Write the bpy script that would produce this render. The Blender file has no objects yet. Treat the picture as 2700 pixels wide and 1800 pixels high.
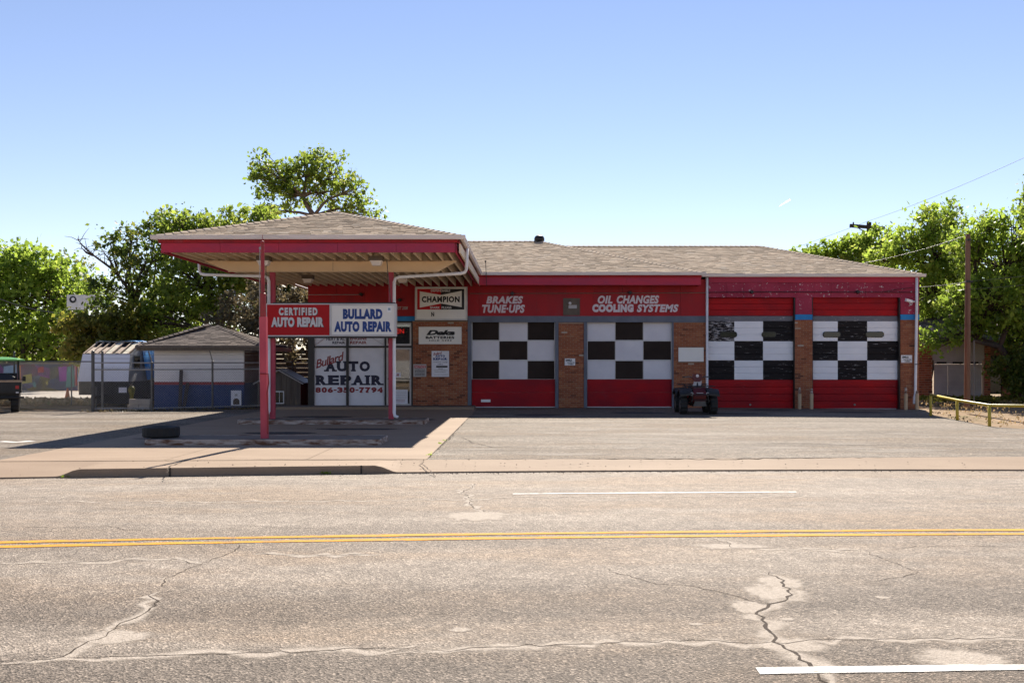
import bpy, bmesh, math, random
import numpy as np
from mathutils import Vector, Matrix, Euler
random.seed(7); np.random.seed(7)
R = math.radians
S = bpy.context.scene
COL = S.collection

# ------------------------------------------------------------------ camera
EYE = 1.62; F = 2625.0; VX = 1383.0; VY = 953.0       # focal length / vanishing point in photo pixels (2700 wide)
cam_d = bpy.data.cameras.new('camera'); cam = bpy.data.objects.new('camera', cam_d); COL.objects.link(cam)
cam.location = (0, 0, EYE); cam.rotation_euler = (R(90), 0, 0)
cam_d.lens = 35; cam_d.sensor_width = 36; cam_d.shift_x = (1350 - VX) / 2700; cam_d.shift_y = (VY - 900) / 2700
cam_d.clip_start = .1; cam_d.clip_end = 20000
S.camera = cam
# ------------------------------------------------------------------ sky + sun
SUN_AZ, SUN_EL = R(7), R(40.3)
w = bpy.data.worlds.new('World'); S.world = w; w.use_nodes = True
nt = w.node_tree; sky = nt.nodes.new('ShaderNodeTexSky'); sky.sky_type = 'NISHITA'; sky.sun_disc = False
sky.sun_elevation = SUN_EL; sky.sun_rotation = SUN_AZ; sky.altitude = 1100; sky.air_density = 1.0; sky.dust_density = .0; sky.ozone_density = 1.0
bg = nt.nodes['Background']; tint = nt.nodes.new('ShaderNodeMix'); tint.data_type = 'RGBA'; tint.blend_type = 'MULTIPLY'; tint.inputs[0].default_value = 1
tint.inputs[7].default_value = (.92, .815, .85, 1)
nt.links.new(sky.outputs[0], tint.inputs[6]); nt.links.new(tint.outputs[2], bg.inputs[0]); bg.inputs[1].default_value = .074
sd = bpy.data.lights.new('sun', 'SUN'); sun = bpy.data.objects.new('sun', sd); COL.objects.link(sun)
sd.energy = 4.5; sd.angle = R(.53); sd.color = (1, .91, .79)
sv = Vector((math.sin(SUN_AZ) * math.cos(SUN_EL), math.cos(SUN_AZ) * math.cos(SUN_EL), math.sin(SUN_EL)))
sun.rotation_euler = sv.to_track_quat('Z', 'Y').to_euler(); sun.location = sv * 200
S.view_settings.view_transform = 'Standard'; S.view_settings.look = 'None'; S.view_settings.gamma = 1
S.view_settings.use_curve_mapping = False
S.view_settings.exposure = 1.2

# ------------------------------------------------------------------ pixel -> place
def PX(px, Y): return (px - VX) / F * Y
def PZ(py, Y): return EYE - (py - VY) / F * Y
def P(px, py, Y): return Vector((PX(px, Y), Y, PZ(py, Y)))
def GY(py, z=0.): return (EYE - z) * F / (py - VY)
FY = 35.0
def xw(px): return (px - VX) / 75.0
def zw(py): return EYE - (py - VY) / 75.0

# ------------------------------------------------------------------ materials
def lin(c):
    return tuple((x / 12.92 if x <= .04045 else ((x + .055) / 1.055) ** 2.4) for x in c)
class NT:
    def __init__(s, name):
        s.m = bpy.data.materials.new(name); s.m.use_nodes = True; s.t = s.m.node_tree
        s.b = s.t.nodes['Principled BSDF']; s.out = s.t.nodes['Material Output']
    def n(s, typ, **kw):
        x = s.t.nodes.new('ShaderNode' + typ)
        for k, v in kw.items(): setattr(x, k, v)
        return x
    def l(s, a, b): s.t.links.new(a, b)
    def coord(s, stretch=(1, 1, 1)):
        tc = s.n('TexCoord'); mp = s.n('Mapping'); mp.inputs['Scale'].default_value = stretch
        s.l(tc.outputs['Object'], mp.inputs[0]); return mp.outputs[0]
    def noise(s, co, scale, detail=4, rough=.6, dist=0):
        x = s.n('TexNoise'); x.inputs['Scale'].default_value = scale; x.inputs['Detail'].default_value = detail
        x.inputs['Roughness'].default_value = rough; x.inputs['Distortion'].default_value = dist
        s.l(co, x.inputs['Vector']); return x.outputs[0]
    def ramp(s, f, stops):
        x = s.n('ValToRGB'); e = x.color_ramp.elements
        while len(e) < len(stops): e.new(.5)
        for i, (p, c) in enumerate(stops):
            e[i].position = p; e[i].color = (c, c, c, 1) if isinstance(c, (int, float)) else (*c[:3], 1)
        s.l(f, x.inputs[0]); return x.outputs[0]
    def mix(s, f, a, b, blend='MIX'):
        x = s.n('Mix', data_type='RGBA', blend_type=blend)
        for v, i in ((f, 0), (a, 6), (b, 7)):
            if hasattr(v, 'is_output'): s.l(v, x.inputs[i])
            else: x.inputs[i].default_value = v if i == 0 else (*v[:3], 1)
        return x.outputs[2]
    def math(s, op, a, b=0.):
        x = s.n('Math', operation=op)
        for v, i in ((a, 0), (b, 1)):
            if hasattr(v, 'is_output'): s.l(v, x.inputs[i])
            else: x.inputs[i].default_value = v
        return x.outputs[0]
    def bump(s, h, strength, dist=.02):
        x = s.n('Bump'); x.inputs['Strength'].default_value = strength; x.inputs['Distance'].default_value = dist
        s.l(h, x.inputs['Height']); s.l(x.outputs[0], s.b.inputs['Normal'])
    def color(s, c):
        if hasattr(c, 'is_output'): s.l(c, s.b.inputs['Base Color'])
        else: s.b.inputs['Base Color'].default_value = (*c[:3], 1)
    def set(s, rough=.6, spec=.5, metal=0):
        s.b.inputs['Roughness'].default_value = rough; s.b.inputs['Specular IOR Level'].default_value = spec
        s.b.inputs['Metallic'].default_value = metal; return s
    def attr(s, name='rnd'):
        a = s.n('Attribute', attribute_name=name); return a.outputs['Fac']
M = {}
def mat(name, c1, c2=None, scale=3, rough=.6, bump=.0, bscale=60, stretch=(1, 1, 1), spec=.4, metal=0, lo=.35, hi=.65, wear=None, wthr=.66, wscale=9, wstretch=(1, 1, 1)):
    """two-tone noise paint with optional chips/stains of a third colour"""
    t = NT(name); t.set(rough, spec, metal); co = t.coord(stretch)
    c2 = c2 or tuple(x * .8 for x in c1)
    col = t.mix(t.ramp(t.noise(co, scale, 5), [(lo, 0.), (hi, 1.)]), c1, c2)
    if wear:
        f = t.ramp(t.noise(t.coord(wstretch), wscale, 8, .7), [(wthr, 0.), (wthr + (.025 if wscale > 2.5 else .2), 1. if wscale > 2.5 else .7)])
        col = t.mix(f, col, wear)
    t.color(col)
    if bump: t.bump(t.noise(co, bscale, 3), bump)
    M[name] = t.m; return t.m
mat('paint_red', (0.4399, 0.0238, 0.0275), (0.2995, 0.0266, 0.0338), 1.2, .5, .1, 40, (1, 1, .5), spec=0.12, wear=(.30, .075, .085), wthr=0.57, wscale=2.2, wstretch=(1, 1, .5))
mat('paint_red_door', (0.4195, 0.0091, 0.0154), (0.2604, 0.0104, 0.0198), .9, .42, .08, 30, (1, 1, 2), spec=0.12, wear=(.26, .04, .055), wthr=0.6, wscale=2.2, wstretch=(1, 1, .5))
mat('paint_red_slat', (0.4849, 0.0091, 0.0132), (0.3010, 0.0104, 0.0168), .9, .42, .08, 30, (1, 1, 2), wear=(.62, .55, .5), wthr=.665, wscale=6, wstretch=(.8, 1, 6), spec=0.12)
mat('paint_fascia', (0.5415, 0.0476, 0.0794), (0.3895, 0.0518, 0.0989), .8, .55, .1, 40, (1, 1, 3), wear=(.5, .12, .15), wthr=.74, spec=0.12)
mat('paint_peel', (0.4140, 0.0486, 0.0900), (0.3036, 0.0311, 0.0624), 1.1, .55, .15, 40, (1, 1, 1), wear=(.72, .62, .62), wthr=.605, wscale=7, wstretch=(1.2, 1, 1.6), spec=0.12)
mat('paint_post', (0.5980, 0.1079, 0.1391), (0.4306, 0.0715, 0.1012), 1.4, .5, .15, 40, (1, 1, .5), wear=(.25, .08, .05), wthr=.68, wscale=5, spec=0.12)
mat('paint_pole', (.34, .030, .032), (.24, .022, .024), 3, .5, .15, 40, wear=(.16, .05, .03), wthr=.6)
mat('paint_grey', (0.169, 0.182, 0.221), (0.130, 0.143, 0.176), 2, .5, spec=0.12)
mat('paint_grey_slat', (.17, .16, .18), (.13, .13, .15), 2, .5, wear=(.7, .66, .62), wthr=.62, wscale=5, wstretch=(1, 1, 5))
mat('paint_blue', (0.042, 0.266, 0.588), (0.035, 0.210, 0.490), 3, .5, wear=(.55, .5, .5), wthr=.72, spec=0.12)
mat('paint_white', (0.902, 0.891, 0.880), (0.726, 0.715, 0.726), 1.5, .5, wear=(.5, .46, .42), wthr=.72, spec=0.12)
mat('paint_white_slat', (0.924, 0.913, 0.924), (0.836, 0.825, 0.847), 1.0, .45, stretch=(1, 1, 3), wear=(.52, .47, .43), wthr=.68, wscale=3, wstretch=(.6, 1, 8), spec=0.12)
mat('paint_black_slat', (.020, .015, .015), (.014, .012, .013), 2, .6, stretch=(1, 1, 3), spec=.15, wear=(.55, .52, .5), wthr=.63, wscale=4, wstretch=(.7, 1, 9))
mat('paint_black_worn', (.020, .015, .015), (.014, .012, .013), 2, .6, stretch=(1, 1, 3), spec=.15, wear=(.62, .58, .58), wthr=.53, wscale=5, wstretch=(.9, 1, 7))
mat('panel_dark', (.044, .032, .027), (.032, .023, .020), 1.4, .6, spec=.05)
mat('panel_light', (0.762, 0.739, 0.762), (0.672, 0.650, 0.683), 1.2, .45, wear=(.48, .45, .44), wthr=.74, spec=0.12)
mat('gutter_white', (0.880, 0.792, 0.737), (0.770, 0.693, 0.638), 1.2, .4, stretch=(1, 1, 4), spec=0.12)
mat('cream', (0.881, 0.723, 0.520), (0.768, 0.621, 0.441), 1.3, .6, .1, 30, (1, .3, 1), wear=(.35, .26, .18), wthr=.72, spec=0.12)
mat('ceiling_board_shaded', (.30, .225, .15), (.22, .16, .105), 1.5, .7, .1, 30, (1, .3, 1), spec=.1)  # ceiling sheet darkened to brown: shade between the rafters painted into the colour
mat('beam_cream', (0.907, 0.691, 0.454), (0.821, 0.616, 0.400), .7, .5, stretch=(1, 1, 2), spec=0.12)
mat('sign_white', (0.886, 0.853, 0.788), (0.821, 0.788, 0.724), 1.0, .35, spec=0.12)
mat('sign_red', (0.504, 0.017, 0.020), (0.434, 0.014, 0.018), 1.2, .45, spec=0.12)
mat('sign_frame', (.66, .65, .64), (.55, .54, .53), 3, .35)
mat('ink_blue', (.018, .06, .25), (.015, .05, .21), 3, .5)
mat('ink_navy', (.018, .018, .05), (.014, .014, .04), 3, .5)
mat('ink_red', (.30, .025, .03), (.22, .02, .026), 3, .5)
mat('ink_black', (.015, .015, .016), (.012, .012, .012), 3, .5)
mat('ink_white', (.72, .70, .70), (.62, .60, .60), 3, .5)
mat('ink_grey', (.5, .48, .47), (.42, .4, .4), 3, .5)
mat('paint_sign', (.74, .66, .68), (.66, .57, .60), 5, .6, wear=(.42, .2, .22), wthr=.68, wscale=14)
mat('poster', (0.814, 0.803, 0.847), (0.748, 0.737, 0.781), 3, .5, spec=0.12)
mat('mortar', (.40, .27, .19), (.32, .21, .15), 3, .9, .3, 80)
mat('frame_dark', (.022, .018, .017), (.016, .013, .013), 3, .4)
mat('frame_alu', (.55, .52, .49), (.46, .43, .41), 3, .4)
mat('rubber', (.018, .018, .018), (.028, .026, .024), 6, .75, .3, 50)
mat('black_plastic', (.016, .016, .017), (.024, .023, .022), 5, .5)
mat('steel', (.30, .29, .28), (.22, .21, .20), 4, .45, metal=.6)
mat('galv', (.33, .33, .33), (.25, .25, .25), 4, .5, metal=.3)
mat('galv_dark', (.12, .115, .11), (.08, .078, .075), 4, .5)
mat('rusty', (.52, .44, .38), (.15, .068, .036), 10, .8, .4, 40, (.3, 1, 1.3), lo=.40, hi=.6, wear=(.07, .035, .022), wthr=.66, wscale=6, wstretch=(.4, 1, 1.5))
mat('yellow_paint', (.52, .40, .045), (.42, .32, .04), 3, .45, wear=(.2, .12, .05), wthr=.72)
mat('bollard_paint', (.58, .42, .26), (.46, .33, .2), 3, .6, wear=(.15, .07, .04), wthr=.66, wscale=6)
mat('wood_pole', (.24, .135, .085), (.15, .085, .055), 2.2, .85, .5, 25, (4, 4, .35))
mat('wood_dark', (.06, .042, .034), (.04, .028, .022), 2, .85, .3, 25, (4, 4, .4))
mat('wood_grey', (.17, .14, .115), (.11, .09, .075), 2.4, .85, .3, 25, (5, 5, .4))
mat('wood_brown', (.13, .085, .05), (.085, .055, .035), 2.2, .85, .3, 25, (.4, 4, 4))
mat('wood_pale', (.55, .44, .34), (.40, .30, .22), 2.5, .8)
mat('bark', (.085, .058, .042), (.045, .032, .026), 3, .9, .6, 20, (3, 3, .6))
mat('bark_pale', (.20, .145, .10), (.11, .08, .06), 3, .9, .6, 20, (3, 3, .6))
mat('shed_white', (0.829, 0.795, 0.784), (0.739, 0.706, 0.706), 1.2, .6, .1, 30, wear=(.36, .32, .30), wthr=.70, wscale=4, spec=0.12)
mat('shed_blue', (0.046, 0.072, 0.182), (0.036, 0.058, 0.143), 1.4, .6, spec=0.12)
mat('shed_side', (.26, .20, .17), (.20, .15, .13), 2, .7)
mat('camper_white', (0.805, 0.816, 0.897), (0.736, 0.747, 0.816), .7, .4, spec=0.12)
mat('camper_grey', (.34, .35, .38), (.28, .29, .31), 1, .5)
mat('camper_black', (.016, .014, .013), (.022, .018, .016), 3, .7)
mat('insulation', (.55, .50, .36), (.68, .62, .50), 9, .9, .5, 30)
mat('utv_green', (.10, .34, .05), (.08, .28, .04), 2, .35)
mat('utv_tan', (.42, .30, .2), (.3, .2, .13), 3, .5)
mat('cone_orange', (.75, .16, .02), (.65, .13, .02), 3, .5)
mat('atv_red', (.11, .008, .009), (.08, .007, .008), 4, .35)
mat('tail_red', (.5, .03, .03), (.4, .02, .02), 4, .3)
mat('brick_far', (.20, .095, .06), (.14, .065, .042), 5, .85, .2, 40)
mat('house_white', (.42, .41, .41), (.34, .33, .33), 1.2, .7)
mat('dark_void', (.008, .008, .009), (.012, .011, .010), 2, .6)
mat('stain', (.22, .175, .13), (.15, .12, .09), 9, .7)
mat('plate_metal', (.13, .095, .065), (.09, .065, .045), 5, .5)

def m_tarp():
    t = NT('tarp'); t.set(.35, .5); co = t.coord((2, 1, .6))
    t.color(t.mix(t.ramp(t.noise(co, 2.5, 5), [(.35, 0.), (.62, 1.)]), (.02, .17, .50), (.05, .34, .78)))
    t.bump(t.noise(co, 5, 4), .6, .05); M['tarp'] = t.m
m_tarp()
def m_attr(name, stops, rough=.85, noise=.35, nscale=40, bump=.3, stretch=(1, 1, 1)):
    t = NT(name); t.set(rough, .1)
    co = t.coord(stretch)
    c = t.ramp(t.attr(), stops)
    g = t.ramp(t.noise(co, nscale, 4), [(.3, 1 - noise), (.7, 1.)])
    big = t.ramp(t.noise(t.coord(), .7, 4), [(.3, .9), (.7, 1.04)])
    t.color(t.mix(1., t.mix(1., c, g, 'MULTIPLY'), big, 'MULTIPLY'))
    if bump: t.bump(t.noise(co, nscale, 3), bump)
    M[name] = t.m
m_attr('brick', [(0, (.13, .05, .034)), (.18, (.31, .098, .052)), (.5, (.40, .135, .07)), (.8, (.50, .19, .09)), (.97, (.44, .22, .13)), (1, (.56, .45, .36))])
m_attr('shingle', [(0, (.43, .345, .262)), (.3, (.50, .405, .308)), (.6, (.53, .425, .32)), (.85, (.57, .445, .33)), (1, (.51, .44, .36))], .95, .3, 60)
m_attr('shingle_old', [(0, (.12, .10, .09)), (.5, (.18, .15, .135)), (1, (.24, .2, .175))], .95, .4, 40)
m_attr('pebble', [(0, (.10, .08, .06)), (.5, (.22, .17, .12)), (1, (.34, .28, .22))], .9)

def m_leaf(name, stops, trans=.45, rough=.5):
    t = NT(name); t.set(rough, .35)
    c = t.ramp(t.attr(), stops); t.color(c)
    tr = t.n('BsdfTranslucent'); hs = t.n('HueSaturation'); hs.inputs['Value'].default_value = 2.7; hs.inputs['Hue'].default_value = .486
    hs.inputs['Saturation'].default_value = .97
    t.l(c, hs.inputs['Color']); t.l(hs.outputs[0], tr.inputs[0])
    mx = t.n('MixShader'); mx.inputs[0].default_value = trans
    t.l(t.b.outputs[0], mx.inputs[1]); t.l(tr.outputs[0], mx.inputs[2]); t.l(mx.outputs[0], t.out.inputs[0]); M[name] = t.m
m_leaf('leaf_bright', [(0, (.06, .10, .012)), (.4, (.105, .17, .018)), (.8, (.17, .24, .03)), (1, (.24, .27, .06))], .55)
m_leaf('leaf_mid', [(0, (.045, .075, .010)), (.4, (.085, .135, .015)), (.8, (.15, .20, .028)), (1, (.22, .23, .06))], .55)
m_leaf('leaf_dark', [(0, (.03, .055, .010)), (.6, (.06, .095, .012)), (1, (.13, .12, .022))], .5)
m_leaf('leaf_yellow', [(0, (.06, .07, .010)), (.5, (.12, .13, .015)), (1, (.19, .15, .03))], .5)
m_leaf('leaf_brown', [(0, (.045, .04, .02)), (.5, (.095, .08, .038)), (1, (.17, .135, .07))], .3)
m_leaf('grass_dry', [(0, (.10, .085, .03)), (.5, (.22, .16, .07)), (.8, (.30, .22, .11)), (1, (.07, .12, .02))], .3)

def m_asphalt(name, base, light, dark, coarse=75, bands=None, rough=.75, streak=(.25, 1, 1), spec=.14):
    t = NT(name); t.set(rough, spec); co = t.coord()
    big = t.ramp(t.noise(t.coord(streak), .9, 6, .62), [(.36, 0.), (.66, 1.)])
    c = t.mix(big, base, light)
    c = t.mix(t.ramp(t.noise(t.coord((.3, 1, 1)), .55, 7, .68), [(.46, 0.), (.60, .8)]), c, tuple(a * b for a, b in zip(base, (1.18, 1.06, .93))))
    fine = t.noise(co, 5, 6, .7)
    c = t.mix(t.ramp(fine, [(.40, .38), (.6, 0.)]), c, dark)
    v = t.n('TexVoronoi'); v.inputs['Scale'].default_value = coarse; t.l(co, v.inputs['Vector'])
    sp = t.n('SeparateColor'); t.l(v.outputs['Color'], sp.inputs[0])
    agg = t.ramp(sp.outputs[0], [(.0, .30), (.25, .72), (.7, 1.1), (.88, 1.6), (1., 2.4)])
    if bands:
        sx = t.n('SeparateXYZ'); tc = t.n('TexCoord'); t.l(tc.outputs['Object'], sx.inputs[0])
        xx = t.math('MULTIPLY', sx.outputs[0], -.055)
        yy = t.math('ADD', t.math('ADD', sx.outputs[1], xx), t.math('MULTIPLY', t.math('SUBTRACT', t.noise(t.coord((.6, 1, 1)), 1.6, 7, .68), .5), .8))
        yn = t.math('DIVIDE', yy, 16.)
        f = t.ramp(yn, [(y / 16., v_) for y, v_ in bands])
        c = t.mix(f, c, dark)
        agg = t.mix(t.math('ADD', t.math('MULTIPLY', f, .35), .65), (1, 1, 1), agg)
    c = t.mix(1., c, agg, 'MULTIPLY')
    t.color(c)
    h = t.math('ADD', v.outputs['Distance'], t.noise(co, 30, 5, .7))
    t.bump(h, .7, .011); M[name] = t.m
m_asphalt('road_asphalt', (.255, .214, .173), (.345, .293, .24), (.105, .085, .068), 80,
          [(0, .75), (4.9, .75), (5.7, .65), (5.95, .08), (6.3, .1), (6.6, .7), (7.25, .5), (7.7, .15), (8.6, .05), (8.95, .3), (9.9, .25), (10.5, .06), (12.2, .15), (13.0, .0), (15.5, .05)])
m_asphalt('lot_asphalt', (.150, .126, .100), (.285, .248, .205), (.080, .062, .047), 75, None, .8, (.18, 1, 1))
def m_concrete(name, c1, c2, stain, rough=.75):
    t = NT(name); t.set(rough, .1); co = t.coord()
    c = t.mix(t.ramp(t.noise(t.coord((.35, 1, 1)), 1.1, 6, .62), [(.35, 0.), (.65, 1.)]), c1, c2)
    c = t.mix(t.ramp(t.noise(t.coord((.3, 1.2, 1)), 2.3, 7, .7), [(.6, 0.), (.72, .6)]), c, stain)
    c = t.mix(1., c, t.ramp(t.noise(co, 55, 4, .7), [(.3, .86), (.7, 1.08)]), 'MULTIPLY')
    t.color(c); t.bump(t.noise(co, 45, 5), .25, .01); M[name] = t.m
m_concrete('concrete', (.33, .246, .176), (.28, .206, .146), (.19, .137, .095))
m_concrete('concrete_far', (.42, .38, .33), (.36, .32, .28), (.3, .26, .22))
m_concrete('concrete_dirty', (.22, .18, .145), (.17, .14, .115), (.11, .09, .075))
def m_ground():
    t = NT('dirt'); t.set(.95, .15); co = t.coord()
    c = t.mix(t.ramp(t.noise(co, .5, 6, .65), [(.4, 0.), (.62, 1.)]), (.34, .24, .155), (.23, .165, .095))
    c = t.mix(t.ramp(t.noise(co, 1.3, 7, .7), [(.56, 0.), (.66, .8)]), c, (.13, .13, .04))
    c = t.mix(1., c, t.ramp(t.noise(co, 26, 5, .7), [(.3, .6), (.7, 1.25)]), 'MULTIPLY')
    t.color(c); t.bump(t.noise(co, 12, 6, .7), .6, .05); M['dirt'] = t.m
m_ground()
def m_paintline(name, col, under):
    t = NT(name); t.set(.75, .1); co = t.coord((.5, 1, 1))
    f = t.ramp(t.noise(co, 14, 8, .75), [(.50, 0.), (.64, .92)])
    t.color(t.mix(f, t.mix(t.ramp(t.noise(co, 1.2, 4), [(.3, 0.), (.7, 1.)]), col, tuple(x * .85 for x in col)), under))
    t.bump(t.noise(t.coord(), 60, 3), .5, .01); M[name] = t.m
m_paintline('line_yellow', (.66, .31, .028), (.22, .17, .12))
m_paintline('line_white', (.78, .76, .72), (.30, .26, .21))
def m_edgefade(name, c1, c2, rough=.7, soft=.25, amax=.9):
    """surface patch whose ragged rim breaks up (attribute e: 0 rim .. 1 middle)"""
    t = NT(name); t.set(.8, .1)
    v = t.n('TexVoronoi'); v.inputs['Scale'].default_value = 85; t.l(t.coord(), v.inputs['Vector'])
    sp = t.n('SeparateColor'); t.l(v.outputs['Color'], sp.inputs[0])
    c = t.mix(t.math('ADD', t.math('MULTIPLY', sp.outputs[0], .6), t.math('MULTIPLY', t.noise(t.coord(), 6, 5), .4)), c1, c2); t.color(c)
    t.bump(t.math('ADD', v.outputs['Distance'], t.noise(t.coord(), 30, 5)), .5, .01)
    f = t.math('ADD', t.attr('e'), t.math('MULTIPLY', t.math('SUBTRACT', t.noise(t.coord(), 9, 7, .75), .5), 1.6))
    t.l(t.ramp(f, [(.30, 0.), (.30 + soft, amax)]), t.b.inputs['Alpha']); M[name] = t.m
m_edgefade('patch_pale', (.32, .275, .225), (.56, .49, .415), .7, .5, .85)
m_edgefade('scuff_pale', (.28, .245, .205), (.46, .415, .36), .7, .8, .62)
m_edgefade('oil_dark', (.055, .05, .05), (.09, .08, .075), .6, .4)
m_edgefade('crack', (.035, .026, .02), (.07, .05, .036), .9, .1)
def m_glass():
    t = NT('glass'); t.b.inputs['Base Color'].default_value = (.02, .022, .022, 1); t.set(.04, .6)
    tr = t.n('BsdfTransparent'); tr.inputs[0].default_value = (.45, .47, .46, 1)
    fr = t.n('Fresnel'); fr.inputs[0].default_value = 1.5
    gl = t.n('BsdfGlossy'); gl.inputs['Roughness'].default_value = .02
    mx = t.n('MixShader'); t.l(t.math('ADD', t.math('MULTIPLY', fr.outputs[0], 1.6), .06), mx.inputs[0]); t.l(tr.outputs[0], mx.inputs[1]); t.l(gl.outputs[0], mx.inputs[2])
    t.l(mx.outputs[0], t.out.inputs[0]); M['glass'] = t.m
m_glass()
mat('glass_dark', (.012, .014, .013), (.02, .022, .02), 2, .12, spec=.45)
def m_neon():
    t = NT('neon_red'); t.b.inputs['Emission Color'].default_value = (1, .02, .015, 1); t.b.inputs['Emission Strength'].default_value = 1.6
    t.color((.6, .02, .02)); M['neon_red'] = t.m
m_neon()
def m_mural():
    t = NT('mural'); t.set(.6, .3); co = t.coord((1, 1, 1))
    v = t.n('TexVoronoi'); v.inputs['Scale'].default_value = 1.1; t.l(t.coord((1, 1, 1.6)), v.inputs['Vector'])
    sp = t.n('SeparateColor'); t.l(v.outputs['Color'], sp.inputs[0])
    c = t.ramp(sp.outputs[0], [(0, (.05, .07, .14)), (.25, (.09, .10, .12)), (.4, (.22, .16, .02)), (.5, (.06, .06, .07)), (.62, (.25, .04, .04)), (.75, (.08, .12, .2)), (.87, (.28, .06, .22)), (1, (.1, .25, .2))])
    c = t.mix(t.ramp(t.noise(co, 2.2, 6), [(.4, 0.), (.6, .75)]), c, (.07, .065, .075)); t.color(c); M['mural'] = t.m
m_mural()
mat('mural_pink', (.42, .09, .38), (.3, .06, .3), 3); mat('mural_teal', (.16, .34, .28), (.1, .26, .22), 3); mat('mural_pale', (.36, .47, .55), (.28, .38, .46), 2)
def m_contrail():
    t = NT('contrail'); tr = t.n('BsdfTranslucent'); tr.inputs[0].default_value = (1, 1, 1, 1); t.l(tr.outputs[0], t.out.inputs[0]); M['contrail'] = t.m
m_contrail()

# ------------------------------------------------------------------ mesh helpers
class MB:
    def __init__(s): s.v = []; s.f = []; s.r = []; s.mi = []; s.e = None
    def add(s, vs, fs, r=None, mi=0):
        o = len(s.v); s.v += [tuple(x) for x in vs]
        for f in fs: s.f.append(tuple(i + o for i in f)); s.r.append(random.random() if r is None else r); s.mi.append(mi)
        return s
    def box(s, x0, x1, y0, y1, z0, z1, r=None, mi=0):
        if x0 > x1: x0, x1 = x1, x0
        if y0 > y1: y0, y1 = y1, y0
        if z0 > z1: z0, z1 = z1, z0
        if r is None: r = random.random()
        return s.add([(x0, y0, z0), (x1, y0, z0), (x1, y1, z0), (x0, y1, z0), (x0, y0, z1), (x1, y0, z1), (x1, y1, z1), (x0, y1, z1)],
              [(0, 3, 2, 1), (4, 5, 6, 7), (0, 1, 5, 4), (1, 2, 6, 5), (2, 3, 7, 6), (3, 0, 4, 7)], r, mi)
    def beam(s, a, b, wd, ht, up=(0, 0, 1), mi=0):
        a = Vector(a); b = Vector(b); d = (b - a).normalized(); up = Vector(up)
        sx = d.cross(up)
        if sx.length < 1e-4: sx = d.cross(Vector((1, 0, 0)))
        sx.normalize(); u = sx.cross(d).normalized()
        vs = []
        for p in (a, b):
            for i, j in ((-1, -1), (1, -1), (1, 1), (-1, 1)): vs.append(p + sx * (i * wd / 2) + u * (j * ht / 2))
        return s.add(vs, [(0, 1, 2, 3), (7, 6, 5, 4), (0, 4, 5, 1), (1, 5, 6, 2), (2, 6, 7, 3), (3, 7, 4, 0)], None, mi)
    def tube(s, pts, rad, n=8, cap=True, mi=0):
        pts = [Vector(p) for p in pts]
        if not hasattr(rad, '__len__'): rad = [rad] * len(pts)
        vs = []; fs = []; prev = None
        for i, p in enumerate(pts):
            d = (pts[min(i + 1, len(pts) - 1)] - pts[max(i - 1, 0)])
            d = d.normalized() if d.length > 1e-9 else Vector((0, 0, 1))
            if prev is None:
                a = d.cross(Vector((0, 0, 1)) if abs(d.z) < .9 else Vector((1, 0, 0))).normalized()
            else:
                a = prev - d * prev.dot(d)
                a = a.normalized() if a.length > 1e-6 else d.orthogonal().normalized()
            prev = a; b = d.cross(a)
            for k in range(n):
                t = 2 * math.pi * k / n; vs.append(p + (a * math.cos(t) + b * math.sin(t)) * rad[i])
        for i in range(len(pts) - 1):
            for k in range(n):
                fs.append((i * n + k, i * n + (k + 1) % n, (i + 1) * n + (k + 1) % n, (i + 1) * n + k))
        if cap: fs.append(tuple(range(n - 1, -1, -1))); fs.append(tuple((len(pts) - 1) * n + k for k in range(n)))
        return s.add(vs, fs, None, mi)
    def lathe(s, prof, c=(0, 0, 0), axis='Z', n=24, mi=0, closed=False, lug=0):
        vs = []; fs = []; m = len(prof)
        for k in range(n):
            t = 2 * math.pi * k / n
            for (r, h) in prof:
                rr = r + (lug if (k % 2 and r > .9 * max(q[0] for q in prof)) else 0)
                x, y = rr * math.cos(t), rr * math.sin(t)
                q = (x, y, h) if axis == 'Z' else ((h, x, y) if axis == 'X' else (x, h, y))
                vs.append((q[0] + c[0], q[1] + c[1], q[2] + c[2]))
        for k in range(n):
            k2 = (k + 1) % n
            for i in range(m if closed else m - 1):
                j = (i + 1) % m; fs.append((k * m + i, k2 * m + i, k2 * m + j, k * m + j))
        if not closed:
            fs.append(tuple(k * m for k in range(n))[::-1]); fs.append(tuple(k * m + m - 1 for k in range(n)))
        return s.add(vs, fs, None, mi)
    def prism(s, poly, d, mi=0):
        """extrude planar polygon (3D points) by vector d"""
        n = len(poly); d = Vector(d); a = [Vector(p) for p in poly]
        return s.add(a + [p + d for p in a], [tuple(range(n))[::-1], tuple(range(n, 2 * n))] + [(i, (i + 1) % n, n + (i + 1) % n, n + i) for i in range(n)], None, mi)
def tomesh(mb, name, mats, smooth=False):
    me = bpy.data.meshes.new(name); me.from_pydata(mb.v, [], mb.f)
    for m in (mats if isinstance(mats, (list, tuple)) else [mats]): me.materials.append(M[m])
    a = me.attributes.new('rnd', 'FLOAT', 'FACE'); a.data.foreach_set('value', mb.r)
    if mb.e is not None:
        a = me.attributes.new('e', 'FLOAT', 'POINT'); a.data.foreach_set('value', mb.e)
    if any(mb.mi): me.polygons.foreach_set('material_index', mb.mi)
    if smooth: me.polygons.foreach_set('use_smooth', [True] * len(me.polygons))
    bm = bmesh.new(); bm.from_mesh(me); bmesh.ops.recalc_face_normals(bm, faces=bm.faces); bm.to_mesh(me); bm.free()
    me.update(); return me
def inv(o): return Matrix.LocRotScale(o.location, o.rotation_euler, o.scale).inverted()
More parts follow.
